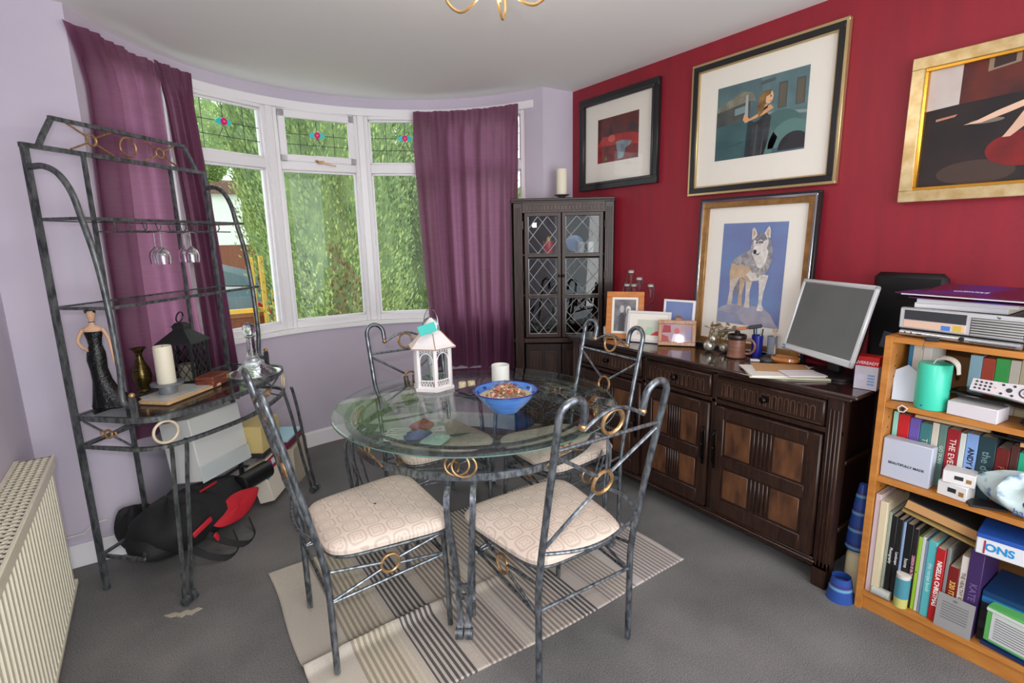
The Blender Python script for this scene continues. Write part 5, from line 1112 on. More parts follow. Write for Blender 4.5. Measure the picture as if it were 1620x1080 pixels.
low = [(.022, .415, (204, 186, 190), None, None, 'tall pale pink book against the left side of the bottom shelf', -.014),
 (.030, .395, (220, 206, 172), None, None, 'tall cream spined book on the bottom shelf, second from the left', -.018),
 (.012, .355, (150, 158, 146), None, None, 'thin grey green book right of the cream one', 0),
 (.022, .345, (24, 24, 26), 'Photography', (230, 230, 230), 'black spined photography book, left of its black neighbour', 0),
 (.022, .34, (26, 26, 28), 'Landscape', (226, 226, 226), 'black spined book beside the slim pale blue one', 0),
 (.010, .335, (134, 158, 196), None, None, 'slim pale blue book among the black ones', 0),
 (.028, .335, (20, 20, 22), 'home', (220, 220, 220), 'thick black book with a small white emblem near the top', 0),
 (.020, .325, (34, 26, 30), 'DESIGN IS IN THE', (214, 150, 170), 'dark book with pink lettering down the spine', 0),
 (.013, .30, (152, 190, 52), 'm', (30, 60, 20), 'thin lime green book', 0),
 (.012, .305, (206, 208, 206), None, None, 'thin white book right of the lime one', 0),
 (.010, .295, (140, 170, 196), None, None, 'slim greyish blue book beside the turquoise one', 0),
 (.030, .305, (86, 178, 182), 'the recipe book', (190, 226, 226), 'turquoise book on the bottom shelf', -.006),
 (.032, .29, (176, 30, 34), 'NIGELLA CHRISTMAS', (244, 240, 236), 'red book titled NIGELLA CHRISTMAS', -.010),
 (.012, .30, (128, 132, 130), None, None, 'thin grey plastic covered book right of the red one', 0),
 (.036, .235, (118, 26, 26), '320 ITALIAN', (222, 180, 90), 'dark red book titled 320 ITALIAN', 0),
 (.024, .29, (214, 206, 196), 'THE HEALTHY KITCHEN', (120, 110, 100), 'off white cookery book left of the thick purple one', 0),
 (.046, .33, (62, 40, 90), 'KATE', (110, 90, 140), 'thick dark purple book on the bottom shelf', -.004)]
y = BY1 - .027
for th, h, col, ti, tc, l, px in low:
    th *= .83
    book(y, z3, th, h, .2, col, l, 'books on the bottom shelf', x=BX + .026 + px, title=ti, tc=tc or (230, 230, 230), ts=min(th * .72, h / max(4, len(ti or 'a')) * 1.25), bold=.0004 if ti and ti.isupper() else 0)
    y -= th + .0012
# stack lying flat right of the purple book
def flat(y0_, y1_, x0_, z, h, col, nm, label, cat, group=None, d=.2, rz=0, title=None, tc=(255, 255, 255), ts=.02, rough=.4):
    t = thing(nm, label, cat, (x0_ + d / 2, (y0_ + y1_) / 2, z), R(rz), group); w = (y1_ - y0_) / 2; c = C(col[0], col[1], col[2], rough)
    b = MB(c); b.box((-d / 2, -w, 0), (d / 2, w, .0025)).box((-d / 2, -w, h - .0025), (d / 2, w, h)).box((-d / 2, -w, .002), (-d / 2 + .0025, w, h - .002)); b.build('cover', t); MB(pagec).box((-d / 2 + .002, -w + .003, .0025), (d / 2 - .003, w - .003, h - .0025)).build('pages', t, smooth=False)
    if title: text(title, ts, C(*tc), t, (-d / 2 - .0005, 0, h / 2), ((0, -1, 0), (0, 0, 1)))
    return t
yy = y - .004; zz = z3
for i, (h, col, l, ti) in enumerate(((.045, (24, 24, 28), 'thick black book at the foot of the flat pile right of the purple book', None), (.03, (48, 46, 50), 'charcoal book lying second from the bottom of the flat pile', 'THE'), (.04, (40, 30, 34), 'black cased game lying in the middle of the flat pile', None), (.028, (26, 28, 40), 'dark navy book lying in the upper half of the flat pile', None), (.022, (36, 112, 170), 'bright blue book lying near the top of the flat pile', None), (.02, (20, 60, 104), 'deep blue magazine at the top of the flat pile', None))):
    flat(yy - .26, yy, BX + .04, zz, h, col, 'book', l, 'book', 'books lying flat on the bottom shelf', title=ti, ts=.018, tc=(170, 160, 140)); zz += h + .0008
# items on top of upright books
t = thing('board_box', 'white box with blue lettering ONS lying across the books under the shelf', 'box', (BX + .115, .355, z3 + .337), R(6)); MB(C(216, 218, 222, .5)).box((-.11, -.19, 0), (.1, .13, .07), .003).build('box_body', t)
MB(C(36, 84, 170, .4)).box((-.112, -.19, .058), (.101, .131, .074), .002).build('blue_lid', t); text('SNO', .05, C(30, 140, 200), t, (-.1108, .055, .030), ((0, 0, 1), (0, 1, 0)), bold=.001) if False else text('ONS', .036, C(30, 140, 200), t, (-.1108, .07, .030), ((0, -1, 0), (0, 0, 1)), bold=.0012); MB(C(170, 40, 70)).box((-.1112, .105, .006), (-.1098, .110, .052)).build('red_stripe', t)
b = MB(C(30, 30, 34)); b.t((-.111, -.02, .03), 0, 0, -pi / 2).lathe([(.018, 0), (.018, .001)], 16).t().box((-.1115, -.12, .026), (-.11, -.03, .036)); b.build('printed_torch', t)
t = thing('book', 'tan backed book lying askew across the tops of the bottom shelf books', 'book', (BX + .10, .61, z3 + .378), R(12), tilt=(R(14), 0)); MB(C(30, 30, 32)).box((-.08, -.13, .0), (.1, .1, .04), .002).build('cover', t); MB(C(184, 138, 88)).box((-.083, -.129, .004), (-.078, .099, .036)).build('pages', t)
t = thing('paper_wallet', 'flat tan card wallet under the askew book on the bottom shelf', 'wallet', (BX + .10, .60, z3 + .362), R(8), tilt=(R(14), 0)); MB(C(150, 124, 72, .6)).box((-.09, -.14, 0), (.1, .11, .008), .001).build('card', t)
t = thing('green_box', 'bright green and white printed carton at the front of the bottom shelf', 'box', (BX + .05, .352, z3 + .032), R(-8)); MB(C(92, 176, 92, .45)).box((-.055, -.13, 0), (.05, .06, .13), .002).build('carton', t); b = MB(C(206, 208, 206, .5)); b.box((-.0558, -.13, .01), (-.055, .045, .11)).m(C(120, 122, 124, .5))
for k in range(9): b.box((-.0564, -.12, .02 + k * .009), (-.0558, .035, .023 + k * .009))
b.build('printed_panel', t); MB(C(214, 216, 214)).box((-.056, -.131, .112), (.051, .061, .122)).build('white_band', t)
flat(.12, .42, BX - .0 + .004, z3, .014, (22, 50, 96), 'folder', 'navy blue plastic folder under the green carton', 'folder', d=.15, rz=-6); flat(.14, .40, BX + .006, z3 + .0145, .014, (40, 90, 160), 'folder', 'mid blue plastic folder directly beneath the green carton', 'folder', d=.14, rz=-9)
t = thing('hanging_card', 'clear plastic blister card leaning on the books at the front of the bottom shelf', 'packaging', (BX + .003, .505, z3), 0, tilt=(0, R(4))); MB(C(150, 150, 148, .3)).box((0, -.055, 0), (.002, .05, .13)).build('card', t, smooth=False); b = MB(C(112, 112, 112, .5))
for k in range(7): b.box((-.001, -.04, .04 + k * .01), (0, .035, .043 + k * .01))
b.box((-.001, -.006, .112), (0, .006, .12)); b.build('printed_text_lines', t)
t = thing('spray_can', 'teal labelled tub with yellow flowers standing before the bottom shelf books', 'tub', (BX + .016, .665, z3)); b = MB(C(196, 192, 110, .5)); b.lathe([(.022, 0), (.023, .045)], 24); b.m(C(74, 140, 156, .4)).lathe([(.0235, .04), (.0235, .12)], 24).m(C(214, 208, 200)).lathe([(.022, .12), (.023, .135), (.001, .138)], 24); b.build('tub_body', t)
t = thing('glass_jar', 'small clear glass jar lying on its side at the front of the bottom shelf', 'jar', (BX + .014, .728, z3 + .018)); MB(mat('frosted_glass', (176, 180, 172), .2)).tube([(0, -.03, 0), (0, .03, 0)], .018, 20).build('glass', t)
# middle shelf
z2 = .578
mid = [(.016, .245, (150, 214, 196), None, None, 'thin mint green book at the left of the middle shelf'), (.036, .24, (194, 34, 40), 'STAR', (214, 110, 90), 'thick red paperback near the left of the middle shelf'), (.032, .235, (104, 88, 170), 'DA', (226, 214, 170), 'purple paperback right of the thick red one'),
 (.034, .225, (62, 122, 124), 'TERRANE', (206, 220, 196), 'teal book right of the purple one'), (.020, .235, (210, 202, 186), 'LITTLE', (160, 150, 140), 'cream paperback right of the teal one'), (.022, .235, (96, 128, 118), 'GO SKAN', (206, 222, 206), 'sage green paperback in the middle of the shelf'),
 (.036, .225, (150, 28, 38), 'THE EVEREST', (236, 226, 214), 'dark red hardback behind the small white boxes'), (.016, .22, (206, 214, 206), None, None, 'thin white book left of the pale blue one'), (.032, .225, (128, 162, 214), 'ANDY McN', (20, 24, 34), 'pale blue book titled ANDY McN'), (.046, .225, (34, 60, 68), 'the deep', (120, 150, 150), 'thick dark teal book right of ANDY McN'),
 (.034, .20, (104, 30, 26), 'PEARL', (196, 96, 60), 'brown red book behind the carrier bag'), (.02, .22, (80, 44, 40), None, None, 'slim maroon book right of the brown red one'), (.02, .2, (40, 170, 130), None, None, 'green book at the right edge of the middle shelf')]
y = BY1 - .030
for th, h, col, ti, tc, l in mid:
    book(y, z2, th, h, .16, col, l, 'books on the middle shelf', x=BX + .075, title=ti, tc=tc or (230, 230, 230), ts=min(th * .7, h / max(4, len(ti or 'a')) * 1.3), bold=.0006 if ti == 'ANDY McN' else 0); y -= th + .0015
t = thing('gift_set_box', 'pale grey card box with a line of small black lettering, upright on the middle shelf', 'box', (BX + .018, .705, z2)); MB(C(186, 192, 206, .6)).box((0, -.075, 0), (.045, .08, .155), .003).build('box_body', t); text('BEAUTIFULLY MADE', .0125, C(50, 52, 60), t, (-.0005, .0, .062), ((0, -1, 0), (0, 0, 1)), bold=.0003)
t = thing('cardboard_sleeve', 'tan card sleeve lying on top of the middle shelf books', 'card', (BX + .13, .60, z2 + .2475), R(4)); MB(C(196, 160, 116, .7)).box((-.08, -.10, 0), (.08, .11, .012), .001).build('card', t)
b = MB(black_plastic); b.prism([(-.06, -.16), (.06, -.17), (.07, .12), (-.05, .05)], 0, .006); b.prism([(-.05, -.12), (.03, -.13), (.05, .0), (-.04, .02)], .006, .012); tag(b.build('plastic_sheet', smooth=False, loc=(BX + .08, .43, z2 + .248)), 'black plastic wallet lying on the middle shelf books under the shelf above', 'wallet')
t = thing('book', 'tan paged dark book lying on the right of the middle shelf books', 'book', (BX + .10, .335, z2 + .229), R(8)); MB(C(24, 24, 28)).box((-.05, -.12, 0), (.09, .09, .018), .002).build('cover', t); MB(C(196, 150, 96)).box((-.053, -.118, .002), (-.048, .088, .016)).build('pages', t)
for i, (dy, dz, hh, w, l) in enumerate(((.565, 0, .052, .05, 'small white cardboard box at the front of the middle shelf'), (.56, .0525, .045, .052, 'open white charger box stacked on the other small white box'))):
    t = thing('small_box', l, 'box', (BX + .045, dy, z2 + dz), R(-6 + 14 * i), 'small white boxes on the middle shelf'); MB(C(222, 220, 218, .5)).box((-.035, -w, 0), (.03, w * .7, hh), .002).build('carton', t); b = MB(C(40, 40, 42)); b.box((-.036, -.02, hh * .4), (-.034, .004, hh * .7)).m(C(150, 110, 60)).box((-.036, -.042, hh * .3), (-.034, -.028, hh * .6)); b.build('printed_mark', t)
def bagf(u, v):
    a = 2 * pi * u; r_ = sin(pi * min(1, .06 + v * .92)) ** .55; return (.075 * r_ * cos(a) * (1 + .16 * sin(5 * a + 4 * v)), .15 * r_ * sin(a) * (1 + .1 * sin(7 * a + 3 * v)), .001 + .13 * v * (1 + .14 * sin(4 * a) + .1 * cos(9 * a + 5 * v)))
cbm = mat('carrier_bag_film', (190, 208, 208), .3, noise=(16, (70, 110, 150), 3, (1, 1, 1), (.58, .68)))
t = thing('carrier_bag', 'crumpled pale carrier bag with blue printing on the middle shelf', 'bag', (BX + .055, .35, z2 + .004)); fixn(MB(cbm).grid(bagf, 50, 18, True).build('bag_body', t)); b = MB(C(44, 78, 112, .3)); b.t((-.05, -.03, .06), 0, 0, R(-62)); puff(b, .07, .12, .02, 5, 14, .9); b.t(); fixn(b.build('bag_opening', t, label='dark blue inside of the bag'))
text('bags', .03, C(40, 70, 130), t, (-.078, .02, .03), ((0, -1, 0), (.3, 0, 1)))
tag(MB(C(28, 28, 30, .4)).box((-.03, -.05, 0), (.03, .05, .008), .002).build('wallet', loc=(BX + .035, .475, z2), rz=R(30)), 'black leather card wallet in front of the carrier bag', 'wallet')
# upper shelf
z1_ = .874
up = [(.012, .215, (40, 130, 176), 'slim blue book at the left of the top compartment'), (.030, .21, (214, 210, 202), 'white book at the left of the top compartment'), (.026, .212, (222, 220, 214), 'second white book, behind the turquoise canister')]
y = BY1 - .045
for th, h, col, l in up: book(y, z1_, th, h, .14, col, l, 'books in the top compartment', x=BX + .10); y -= th + .001
y = .60
for th, h, col, l in ((.034, .19, (150, 190, 206), 'pale blue book behind the remote control'), (.034, .185, (176, 72, 52), 'rust coloured book behind the remote control'), (.036, .19, (64, 170, 84), 'bright green book behind the remote control'), (.026, .19, (206, 200, 186), 'cream book right of the bright green one'), (.055, .195, (196, 184, 152), 'thick buff book behind the end of the remote control'), (.04, .19, (96, 40, 34), 'maroon book at the right of the top compartment')): book(y, z1_, th, h, .12, col, l, 'books in the top compartment', x=BX + .15); y -= th + .001
b = MB(C(206, 214, 226, .6)); b.t((0, 0, 0), R(20), 0, R(14)).prism([(-.04, 0), (.04, 0), (.04, .11), (.0, .135), (-.04, .10)], -.002, .002, 'x'); b.t(); tag(b.build('envelope', loc=(BX + .05, .745, z1_ + .003)), 'bent pale blue envelope standing in the top compartment', 'envelope')
t = thing('canister', 'turquoise cylindrical canister standing on the bookcase shelf', 'canister', (BX + .045, .665, z1_)); tq = mat('turquoise_enamel', (66, 206, 174), .35); MB(tq).lathe([(.047, 0), (.049, .004), (.049, .158), (.046, .163), (.001, .165)], 40).build('body', t); MB(C(30, 70, 130)).ball((-.0485, .012, .014), .003).build('button', t)
t = thing('headphones_band', 'white curved plastic strap hooked over the turquoise canister', 'strap', (BX + .04, .635, z1_ + .166)); MB(C(206, 200, 190, .4)).bar(smoothpath([(-.01, .03, .0), (-.02, .015, .022), (-.03, -.02, .025), (-.045, -.045, 0.01), (-.048, -.052, -.02)], 6), .022, .004, (1, 0, .3)).build('strap_band', t)
b = MB(C(44, 36, 40, .2)); b.box((-.012, -.02, 0), (.012, .02, .016), .004); b.tube([(-.005, .018, .004), (-.006, .022, -.03)], .001, 5); tag(b.build('car_key', loc=(BX - .002, .672, 1.1195), rz=R(20)), 'small dark car key resting at the front edge of the bookcase top', 'key')
t = thing('white_box', 'plain white lidded box beside the turquoise canister', 'box', (BX + .02, .545, z1_), R(-5)); MB(C(218, 212, 216, .5)).box((-.015, -.075, 0), (.075, .062, .048), .002).build('box_body', t)
t = thing('router', 'glossy black rounded box lying under the remote control', 'router', (BX + .09, .475, z1_ + .052), R(-4)); b = MB(mat('gloss_black', (16, 16, 18), .12)); puff(b, .13, .30, .035, 31, 20, .35); fixn(b.build('case', t))
flat(.30, .60, BX + .03, z1_ + .0505 - .0, .001, (20, 20, 22), 'slipmat', 'thin black mat on the white box', 'mat', d=.03) if False else None
t = thing('remote_control', 'silver television remote control with many buttons on the black box', 'remote control', (BX + .012, .46, z1_ + .112), R(-3), tilt=(R(3), R(-58)))
b = MB(mat('remote_silver', (206, 200, 204), .35)); pts = [(-.026, -.115), (.026, -.115), (.030, -.06), (.023, .0), (.020, .09), (-.020, .09), (-.023, 0), (-.030, -.06)]; b.prism(pts, 0, .014); b.build('shell', t); b = MB(C(44, 46, 54, .4)); 
for r_ in range(4):
    for c_ in range(3): b.lathe([(.0038, .014), (.0034, .016)], 8, ((c_ - 1) * .0115, .078 - r_ * .012, 0))
b.ring((0, -.045, .0145), .015, .0022, n=20, m=5); b.lathe([(.006, .014), (.005, .0165)], 12, (0, -.045, 0)); b.lathe([(.008, .014), (.007, .016)], 12, (0, -.005, 0))
for x, y_ in ((-.015, .012), (.015, .012), (-.016, -.015), (.016, -.015), (-.014, -.078), (.014, -.078), (-.008, -.092), (.008, -.092), (0, -.104), (0, -.072)): b.lathe([(.0042, .014), (.0036, .016)], 8, (x, y_, 0))
b.build('button_set', t); MB(C(230, 150, 40)).lathe([(.003, .014), (.0028, .016)], 8, (.0, .028, 0)).build('amber_button', t)
for i, (z_, l, sx_) in enumerate(((0, 'black leather case at the bottom of the pile on the upper shelf', .0), (.042, 'black leather case lying on top of the pile on the upper shelf', .02))):
    b = MB(mat('black_leather', (26, 24, 26), .3, bump=(60, .3))); puff(b, .13, .34, .042, 41 + i, 18, .3); tag(fixn(b.build('leather_case', loc=(BX + .06 + sx_, .255 - .01 * i, z1_ + .0 + z_), rz=R(4 - 9 * i))), l, 'case', 'black leather cases on the upper shelf')
MB_ = MB(C(60, 66, 60, .3)); MB_.box((-.03, -.05, 0), (.03, .05, .014), .004); tag(MB_.build('spectacles_case', loc=(BX + .08, .30, z1_ + .118), rz=.2), 'small dark green case on top of the black leather cases', 'case')
b = MB(paperw); b.tube([(0, .0, .0), (.0, -.012, .012), (0, -.03, .003), (0, -.02, -.012), (0, -.004, -.012)], .0022, 6, True); b.m(C(30, 30, 34)).box((-.003, -.02, -.006), (.003, -.01, .004)); tag(b.build('key_ring', loc=(BX - .004, .745, z1_ - .012)), 'white looped ring tag hanging over the shelf edge', 'ring')
# computer on top
t = thing('desktop_computer', 'silver slimline desktop computer on top of the bookcase', 'computer', (BX + .03, .615, 1.120), R(-5)); W2 = .178
MB(C(40, 42, 46, .4)).box((.015, -W2, .003), (.36, W2, .102), .003).build('case', t)
b = MB(silver_plastic); b.box((0, -W2, .028), (.02, W2, .104), .004); b.build('front_bezel', t)
MB(C(58, 60, 64, .3)).box((-.002, -.022, .062), (.003, W2 - .016, .096), .001).build('optical_drive', t); MB(C(222, 190, 168, .4)).box((-.002, -.022, .034), (.003, W2 - .016, .060), .001).build('bay_cover', t)
b = MB(C(176, 176, 174, .35)); 
for k in range(7): b.box((-.004, -W2 + .008, .032 + k * .0085), (.003, -.036, .037 + k * .0085), .001)
b.m(C(70, 68, 66, .5)).box((-.001, -W2 + .006, .031), (.001, -.034, .09)); b.build('vent_louvres', t)
b = MB(mat('chrome_strip', (190, 194, 196), .2, .7)); b.tube([(-.006, W2 - .012, .014), (-.006, -W2 + .006, .014)], .010, 12); b.m(C(30, 30, 34))
for y_ in (W2 - .03, W2 - .05): b.ball((-.015, y_, .016), .003)
b.box((-.0165, W2 - .082, .013), (-.013, W2 - .068, .017)).t((-.012, -.02, .015), 0, 0, -pi / 2).lathe([(.009, 0), (.008, .005)], 16).t()
for k in range(24): b.box((-.0165, -.045 - k * .005, .009), (-.012, -.0425 - k * .005, .013))
b.build('port_strip', t); b = MB(C(70, 130, 210)); b.box((-.0026, .02, .036), (-.0018, .046, .052)).m(C(206, 180, 70)).box((-.0026, -.012, .036), (-.0018, .012, .056)); b.build('sticker', t)
text('hp', .010, C(60, 60, 66), t, (-.0008, -.105, .097), ((0, -1, 0), (0, 0, 1)), extr=.0005)
flat(.50, .755, BX + .06, 1.225, .018, (222, 222, 224), 'book', 'white covered book lying directly on the silver computer', 'book', 'white books on the computer', d=.22); flat(.48, .75, BX + .055, 1.2435, .016, (214, 216, 220), 'book', 'white covered book lying second up on the silver computer', 'book', 'white books on the computer', d=.2, rz=2)
tag(MB(C(96, 84, 60, .7)).box((-.1, -.16, 0), (.1, .12, .01)).build('document_wad', smooth=False, loc=(BX + .15, .58, 1.2602), rz=R(-3)), 'wad of yellowed papers under the purple album', 'papers')
t = thing('photo_album', 'purple printed cardboard sleeve lying open on the pile above the computer', 'album', (BX + .145, .575, 1.272), R(-6)); pm = mat('purple_print', (74, 44, 128), .3, noise=(5, (92, 26, 60), 3, (1, 1, 1), (.45, .55)))
b = MB(pm); b.box((-.14, -.235, 0), (.14, .20, .003)).prism([(-.13, .2), (.10, .2), (.12, .235), (-.10, .24)], .0, .003); b.t((0, 0, .004), 0, 0, R(-7)).box((-.13, -.225, .0), (.13, .18, .004)); b.t(); b.build('sleeve', t, smooth=False)
b = MB(C(214, 210, 216)); b.box((-.1405, -.235, .0), (-.1395, .2, .004)); b.build('white_edge', t); text('unlimited', .026, C(214, 206, 226), t, (-.08, .02, .0185), ((0, -1, 0), (1, 0, .12))); text('The Joy', .024, C(206, 180, 190), t, (.03, -.02, .006), ((0, -1, 0), (1, 0, .12)))
# black case behind the monitor
t = thing('equipment_case', 'large black padded case standing upright between the monitor and the bookcase', 'case', (2.575, .915, ZS), R(-90)); b = MB(black_plastic); b.box((-.10, -.024, 0), (.16, .024, .45), .02); b.build('case_body', t); b = MB(C(90, 100, 112, .3)); b.t((-.02, -.024, .17), 0, 0, .2).box((-.02, -.004, -.04), (.02, .004, .03), .002); b.t(); b.build('latch', t)

# ------------------------------------------------------------ blue pots on the floor between sideboard and bookcase
bl = mat('blue_banded_glaze', (40, 76, 150), .2, coat=.5); 
def bandmat():
    nt = bl.node_tree; N = nt.nodes; L = nt.links; tc = N.new('ShaderNodeTexCoord'); sp = N.new('ShaderNodeSeparateXYZ'); L.new(tc.outputs['Object'], sp.inputs[0])
    f = math_node(N, L, 'FRACT', math_node(N, L, 'MULTIPLY', sp.outputs[2], 1 / .075)); r = N.new('ShaderNodeValToRGB'); e = r.color_ramp.elements; e[0].color = lin((44, 78, 152)); e[1].position = .62; e[1].color = lin((44, 78, 152))
    x = e.new(.74); x.color = lin((116, 176, 206)); x = e.new(.86); x.color = lin((60, 60, 130)); L.new(f, r.inputs[0]); L.new(r.outputs[0], N['Principled BSDF'].inputs['Base Color'])
bandmat()
b = MB(bl); b.lathe([(.052, 0), (.05, .01), (.036, .10), (.033, .10), (.045, .012), (.001, .01)], 28); o = b.build('flower_pot', loc=(2.205, .869, 0)); tag(o, 'blue banded cone shaped pot on the carpet beside the sideboard foot', 'pot')
t = thing('table_lamp', 'tall blue banded lamp on a cream base between sideboard and bookcase', 'lamp', (2.31, .868, 0)); MB(C(206, 196, 160, .5)).lathe([(.034, 0), (.034, .16), (.02, .2)], 24).build('base', t); MB(bl).lathe([(.04, .19), (.044, .2), (.036, .30), (.024, .42), (.014, .48), (.001, .485)], 28).build('shade', t)

# ------------------------------------------------------------ ceiling light
t = thing('chandelier', 'brass ceiling light with looped arms at the top edge of the picture', 'ceiling light', (.95, 1.47, H - .0)); br = mat('polished_brass', (206, 168, 110), .2, .9)
MB(br).lathe([(.001, -.03), (.03, -.028), (.055, -.008), (.06, 0)], 28).build('ceiling_rose', t); MB(br).tube([(0, 0, -.02), (0, 0, -.2)], .006, 10).ball((0, 0, -.21), .025).build('stem', t)
bulb = mat('lit_candle_bulb', (255, 214, 150), .3, emit=6)
for k in range(5):
    a = 2 * pi * k / 5 + .79; e_ = lambda r_, z: (r_ * cos(a), r_ * sin(a), z)
    o = MB(br).tube(smoothpath([e_(.01, -.21), e_(.06, -.285), e_(.12, -.31), e_(.17, -.27), e_(.18, -.21)], 6), .0045, 8).tube(smoothpath([e_(.08, -.275), e_(.06, -.24), e_(.09, -.215), e_(.12, -.235), e_(.10, -.27)], 5), .003, 6).lathe([(.001, -.005), (.024, 0), (.026, .004), (.008, .006), (.008, .035)], 16, e_(.18, -.21)).build('arm', t)
    MB(bulb).lathe([(.008, 0), (.015, .018), (.012, .036), (.001, .056)], 12, e_(.18, -.174)).build('bulb', t)
lamp('chandelier_light', 'POINT', (.95, 1.47, 2.20), 14, (1, .88, .74), .12)

# ------------------------------------------------------------ outside
GZ = -.45
grass = mat('lawn_grass', (98, 120, 58), .9, noise=(14, (130, 142, 80), 5)); b = MB(grass); b.box((-14, 4.3, GZ - .1), (18, 40, GZ)); struct(b.build('ground', smooth=False))
leafm = [mat('yew_green_%d' % i, c, .65, spec=.3) for i, c in enumerate(((146, 168, 104), (124, 150, 100), (182, 198, 124), (104, 130, 94), (164, 184, 112)))]; dead = mat('dead_brown_needles', (134, 96, 66), .8); core = mat('foliage_core_green', (112, 136, 88), .9, noise=(9, (140, 160, 100), 5))  # core green kept close to the leaf colours
def conifer(x, y, zc, rx, ry, rz_, n_, seed, label, patch=None, lean=0, fol=None, upr=True):
    t = thing('conifer' if fol is None else 'tree', label, 'tree', (x, y, GZ), 0, 'greenery beyond the bay window'); rnd = random.Random(seed); zc -= GZ
    ph = [rnd.uniform(0, 6) for _ in range(4)]
    def rad(a, e): return 1 + .10 * sin(5 * a + 7 * e + ph[0]) + .07 * sin(11 * a - 5 * e + ph[1]) + .05 * sin(19 * a + 13 * e + ph[2])
    def P3(a, e, k): q = rad(a, e) * k; return (rx * q * cos(e) * cos(a) + lean * sin(e) * rz_, ry * q * cos(e) * sin(a), zc + rz_ * q * sin(e))
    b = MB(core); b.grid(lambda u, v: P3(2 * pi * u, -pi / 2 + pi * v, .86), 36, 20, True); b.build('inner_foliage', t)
    b = MB(); L_ = fol or leafm
    for k in range(n_):
        a = rnd.uniform(pi, 2 * pi) if rnd.random() < .85 else rnd.uniform(0, pi); e = math.asin(rnd.uniform(-.98, .98)); p = Vector(P3(a, e, rnd.uniform(.86, 1.1)))
        s_ = rnd.uniform(.012, .034); d = Vector((cos(a) * .55 + rnd.uniform(-.4, .4), sin(a) * .55 + rnd.uniform(-.4, .4), 1.0 if upr else rnd.uniform(-.8, .6))).normalized(); w = d.cross(Vector((rnd.uniform(-1, 1), rnd.uniform(-1, 1), rnd.uniform(-1, 1)))).normalized() * s_ * .42
        pt = patch and patch(x + p.x, y + p.y, GZ + p.z)
        c1 = sin(3.1 * p.x + ph[3]) + sin(2.3 * p.z + ph[1]) + rnd.uniform(-1, 1)
        b.m(dead if (pt and rnd.random() < .8) else (L_[0] if c1 < -.6 else L_[1] if c1 < .1 else L_[4] if c1 < .9 else L_[2]) if rnd.random() > .12 else L_[3])
        b.add([tuple(p - w * .6), tuple(p + d * s_ * .9 + w * 0 - w), tuple(p + d * s_ * 2.0), tuple(p + d * s_ * .9 + w)], [(0, 1, 2, 3)])
    b.build('leaf_cover', t, smooth=False); MB(C(96, 74, 54, .9)).tube([(0, 0, 0), (0, 0, zc)], .12, 10).build('trunk', t); return t
fz = lambda x, y, z: z < 1.25 - .55 * (x - 2.1) and z < 1.35
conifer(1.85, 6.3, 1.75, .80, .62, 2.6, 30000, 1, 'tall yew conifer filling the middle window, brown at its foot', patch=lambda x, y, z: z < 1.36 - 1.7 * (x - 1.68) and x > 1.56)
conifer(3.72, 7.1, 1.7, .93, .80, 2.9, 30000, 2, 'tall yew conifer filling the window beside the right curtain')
conifer(1.42, 7.75, 2.5, .44, .40, 2.4, 18000, 3, 'narrow yew conifer on the right of the left window', lean=-.08)
conifer(6.2, 7.2, 1.6, 1.2, 1., 2.6, 3000, 4, 'yew conifer mostly hidden behind the right curtain')
light = [mat('lime_leaf_%d' % i, c, .6) for i, c in enumerate(((168, 200, 110), (190, 216, 140), (206, 228, 160), (140, 176, 90), (178, 208, 124)))]  # pale leaf greens of the two far trees
conifer(1.3, 15.0, 3.9, .9, .9, 1.0, 3500, 6, 'pale green tree far beyond the left window', fol=light, upr=False)
conifer(-1.2, 13.0, 3.2, 1.1, .9, 1.8, 4000, 7, 'bright leafy tree behind the left curtain', fol=light, upr=False)
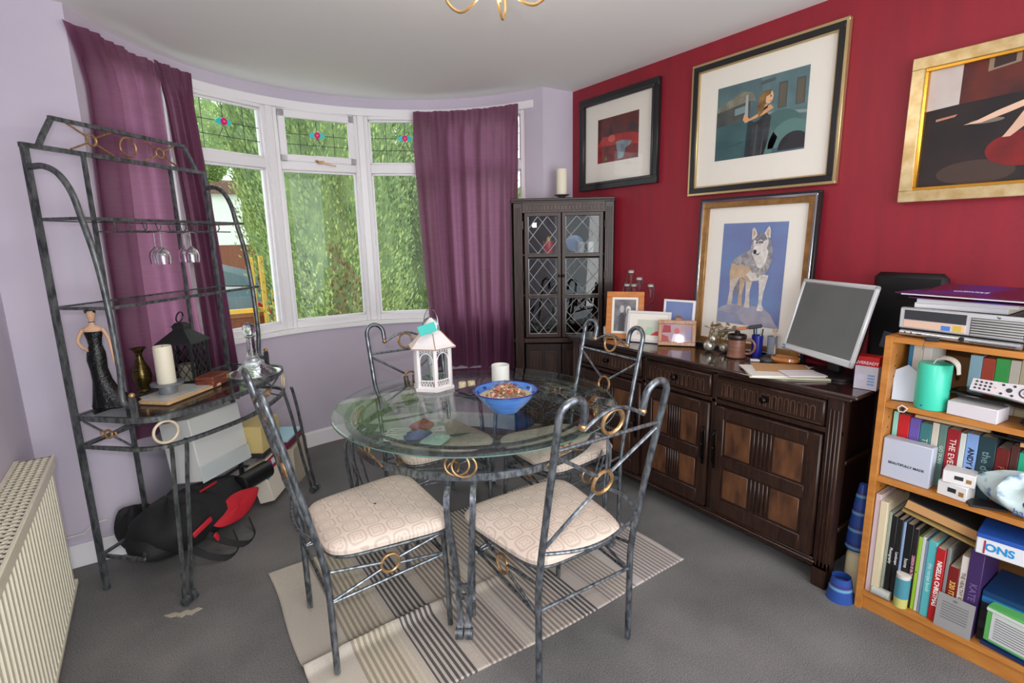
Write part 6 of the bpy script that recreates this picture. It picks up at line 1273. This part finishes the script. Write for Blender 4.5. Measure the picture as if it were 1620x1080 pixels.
# house, wall, fence posts, car
brick = mat('red_brick', (150, 92, 70), .85, noise=(26, (120, 74, 58), 3, (1, 1, 3)))
t = thing('house', 'white rendered house with brick lower storey across the road', 'house', (-1.0, 19.5, GZ)); MB(brick).box((-6, 0, 0), (4.2, 4, 1.9)).build('brick_wall', t, smooth=False); MB(C(240, 240, 238, .8)).box((-6, -.02, 1.9), (4.2, 4, 3.5)).build('rendered_wall', t, smooth=False); MB(C(120, 90, 80, .8)).prism([(-6.3, 3.5), (4.5, 3.5), (4.0, 3.9), (-5.8, 3.9)], -.2, 4.2, 'y').build('roof', t, smooth=False)
b = MB(C(196, 210, 220, .2)); b.box((-1.2, -.04, 2.0), (-.2, -.02, 2.9)).box((.8, -.04, 2.0), (1.8, -.02, 2.9)); b.build('window', t, smooth=False)
b = MB(brick); b.box((-3.5, 0, 0), (2.0, .22, 1.08)); b.m(C(176, 120, 92, .8)).box((-3.5, -.02, 1.08), (2.0, .24, 1.13)); tag(b.build('garden_wall', smooth=False, loc=(-.9, 7.0, GZ)), 'low red brick garden wall beyond the left window', 'wall')
yl = mat('yellow_painted_timber', (240, 190, 84), .6)
MBr = MB(yl); MBr.box((-1.2, 0, 0), (.30, .06, .05)); tag(MBr.build('rail', loc=(.80, 6.93, GZ + 1.133)), 'yellow timber rail lying along the brick wall', 'rail')
for i, (x, h_, l) in enumerate(((.965, 1.79, 'yellow timber post outside, leftmost of three'), (1.075, 1.80, 'yellow timber post outside, middle of three'), (1.18, 1.40, 'short yellow timber post outside beside the conifer'))): tag(MB(yl).box((-.026, -.03, 0), (.026, .03, h_), .004).build('fence_post', loc=(x, 6.86, GZ + .0)), l, 'post', 'yellow timber posts outside')
t = thing('car', 'blue grey hatchback car with red tail light parked beyond the brick wall', 'car', (.30, 9.7, GZ), 0); t.scale = (1.15, 1.1, 1.17)
body = mat('car_paint', (158, 176, 194), .25, .3, coat=.8); b = MB(body)
prof = [(-2.1, .35), (-2.15, .62), (-1.3, .92), (-.6, 1.0), (.9, .98), (1.0, .85), (1.05, .5), (1.0, .3)]; b.prism(prof, -.8, .8, 'y'); b.prism([(-1.0, .95), (-.45, 1.38), (.45, 1.42), (.85, 1.3), (1.0, .93)], -.66, .66, 'y'); fixn(b.build('body', t, smooth=False))
MB(C(120, 142, 150, .15)).prism([(-.85, .97), (-.4, 1.33), (.42, 1.36), (.72, 1.25), (.86, .97)], -.675, .675, 'y').build('side_window', t, smooth=False)
b = MB(C(214, 30, 50, .2)); b.box((.82, -.815, .72), (1.04, -.6, .92), .02); b.build('tail_light', t)
for x in (-1.45, .45):
    for y_ in (-.78, .62): MB(C(24, 24, 26, .7)).t((x, y_, .31), 0, -pi / 2).lathe([(.31, 0), (.31, .18)], 24).m(C(150, 154, 158, .3)).lathe([(.19, .175), (.18, .19), (.001, .185)], 20).t().build('wheel', t)
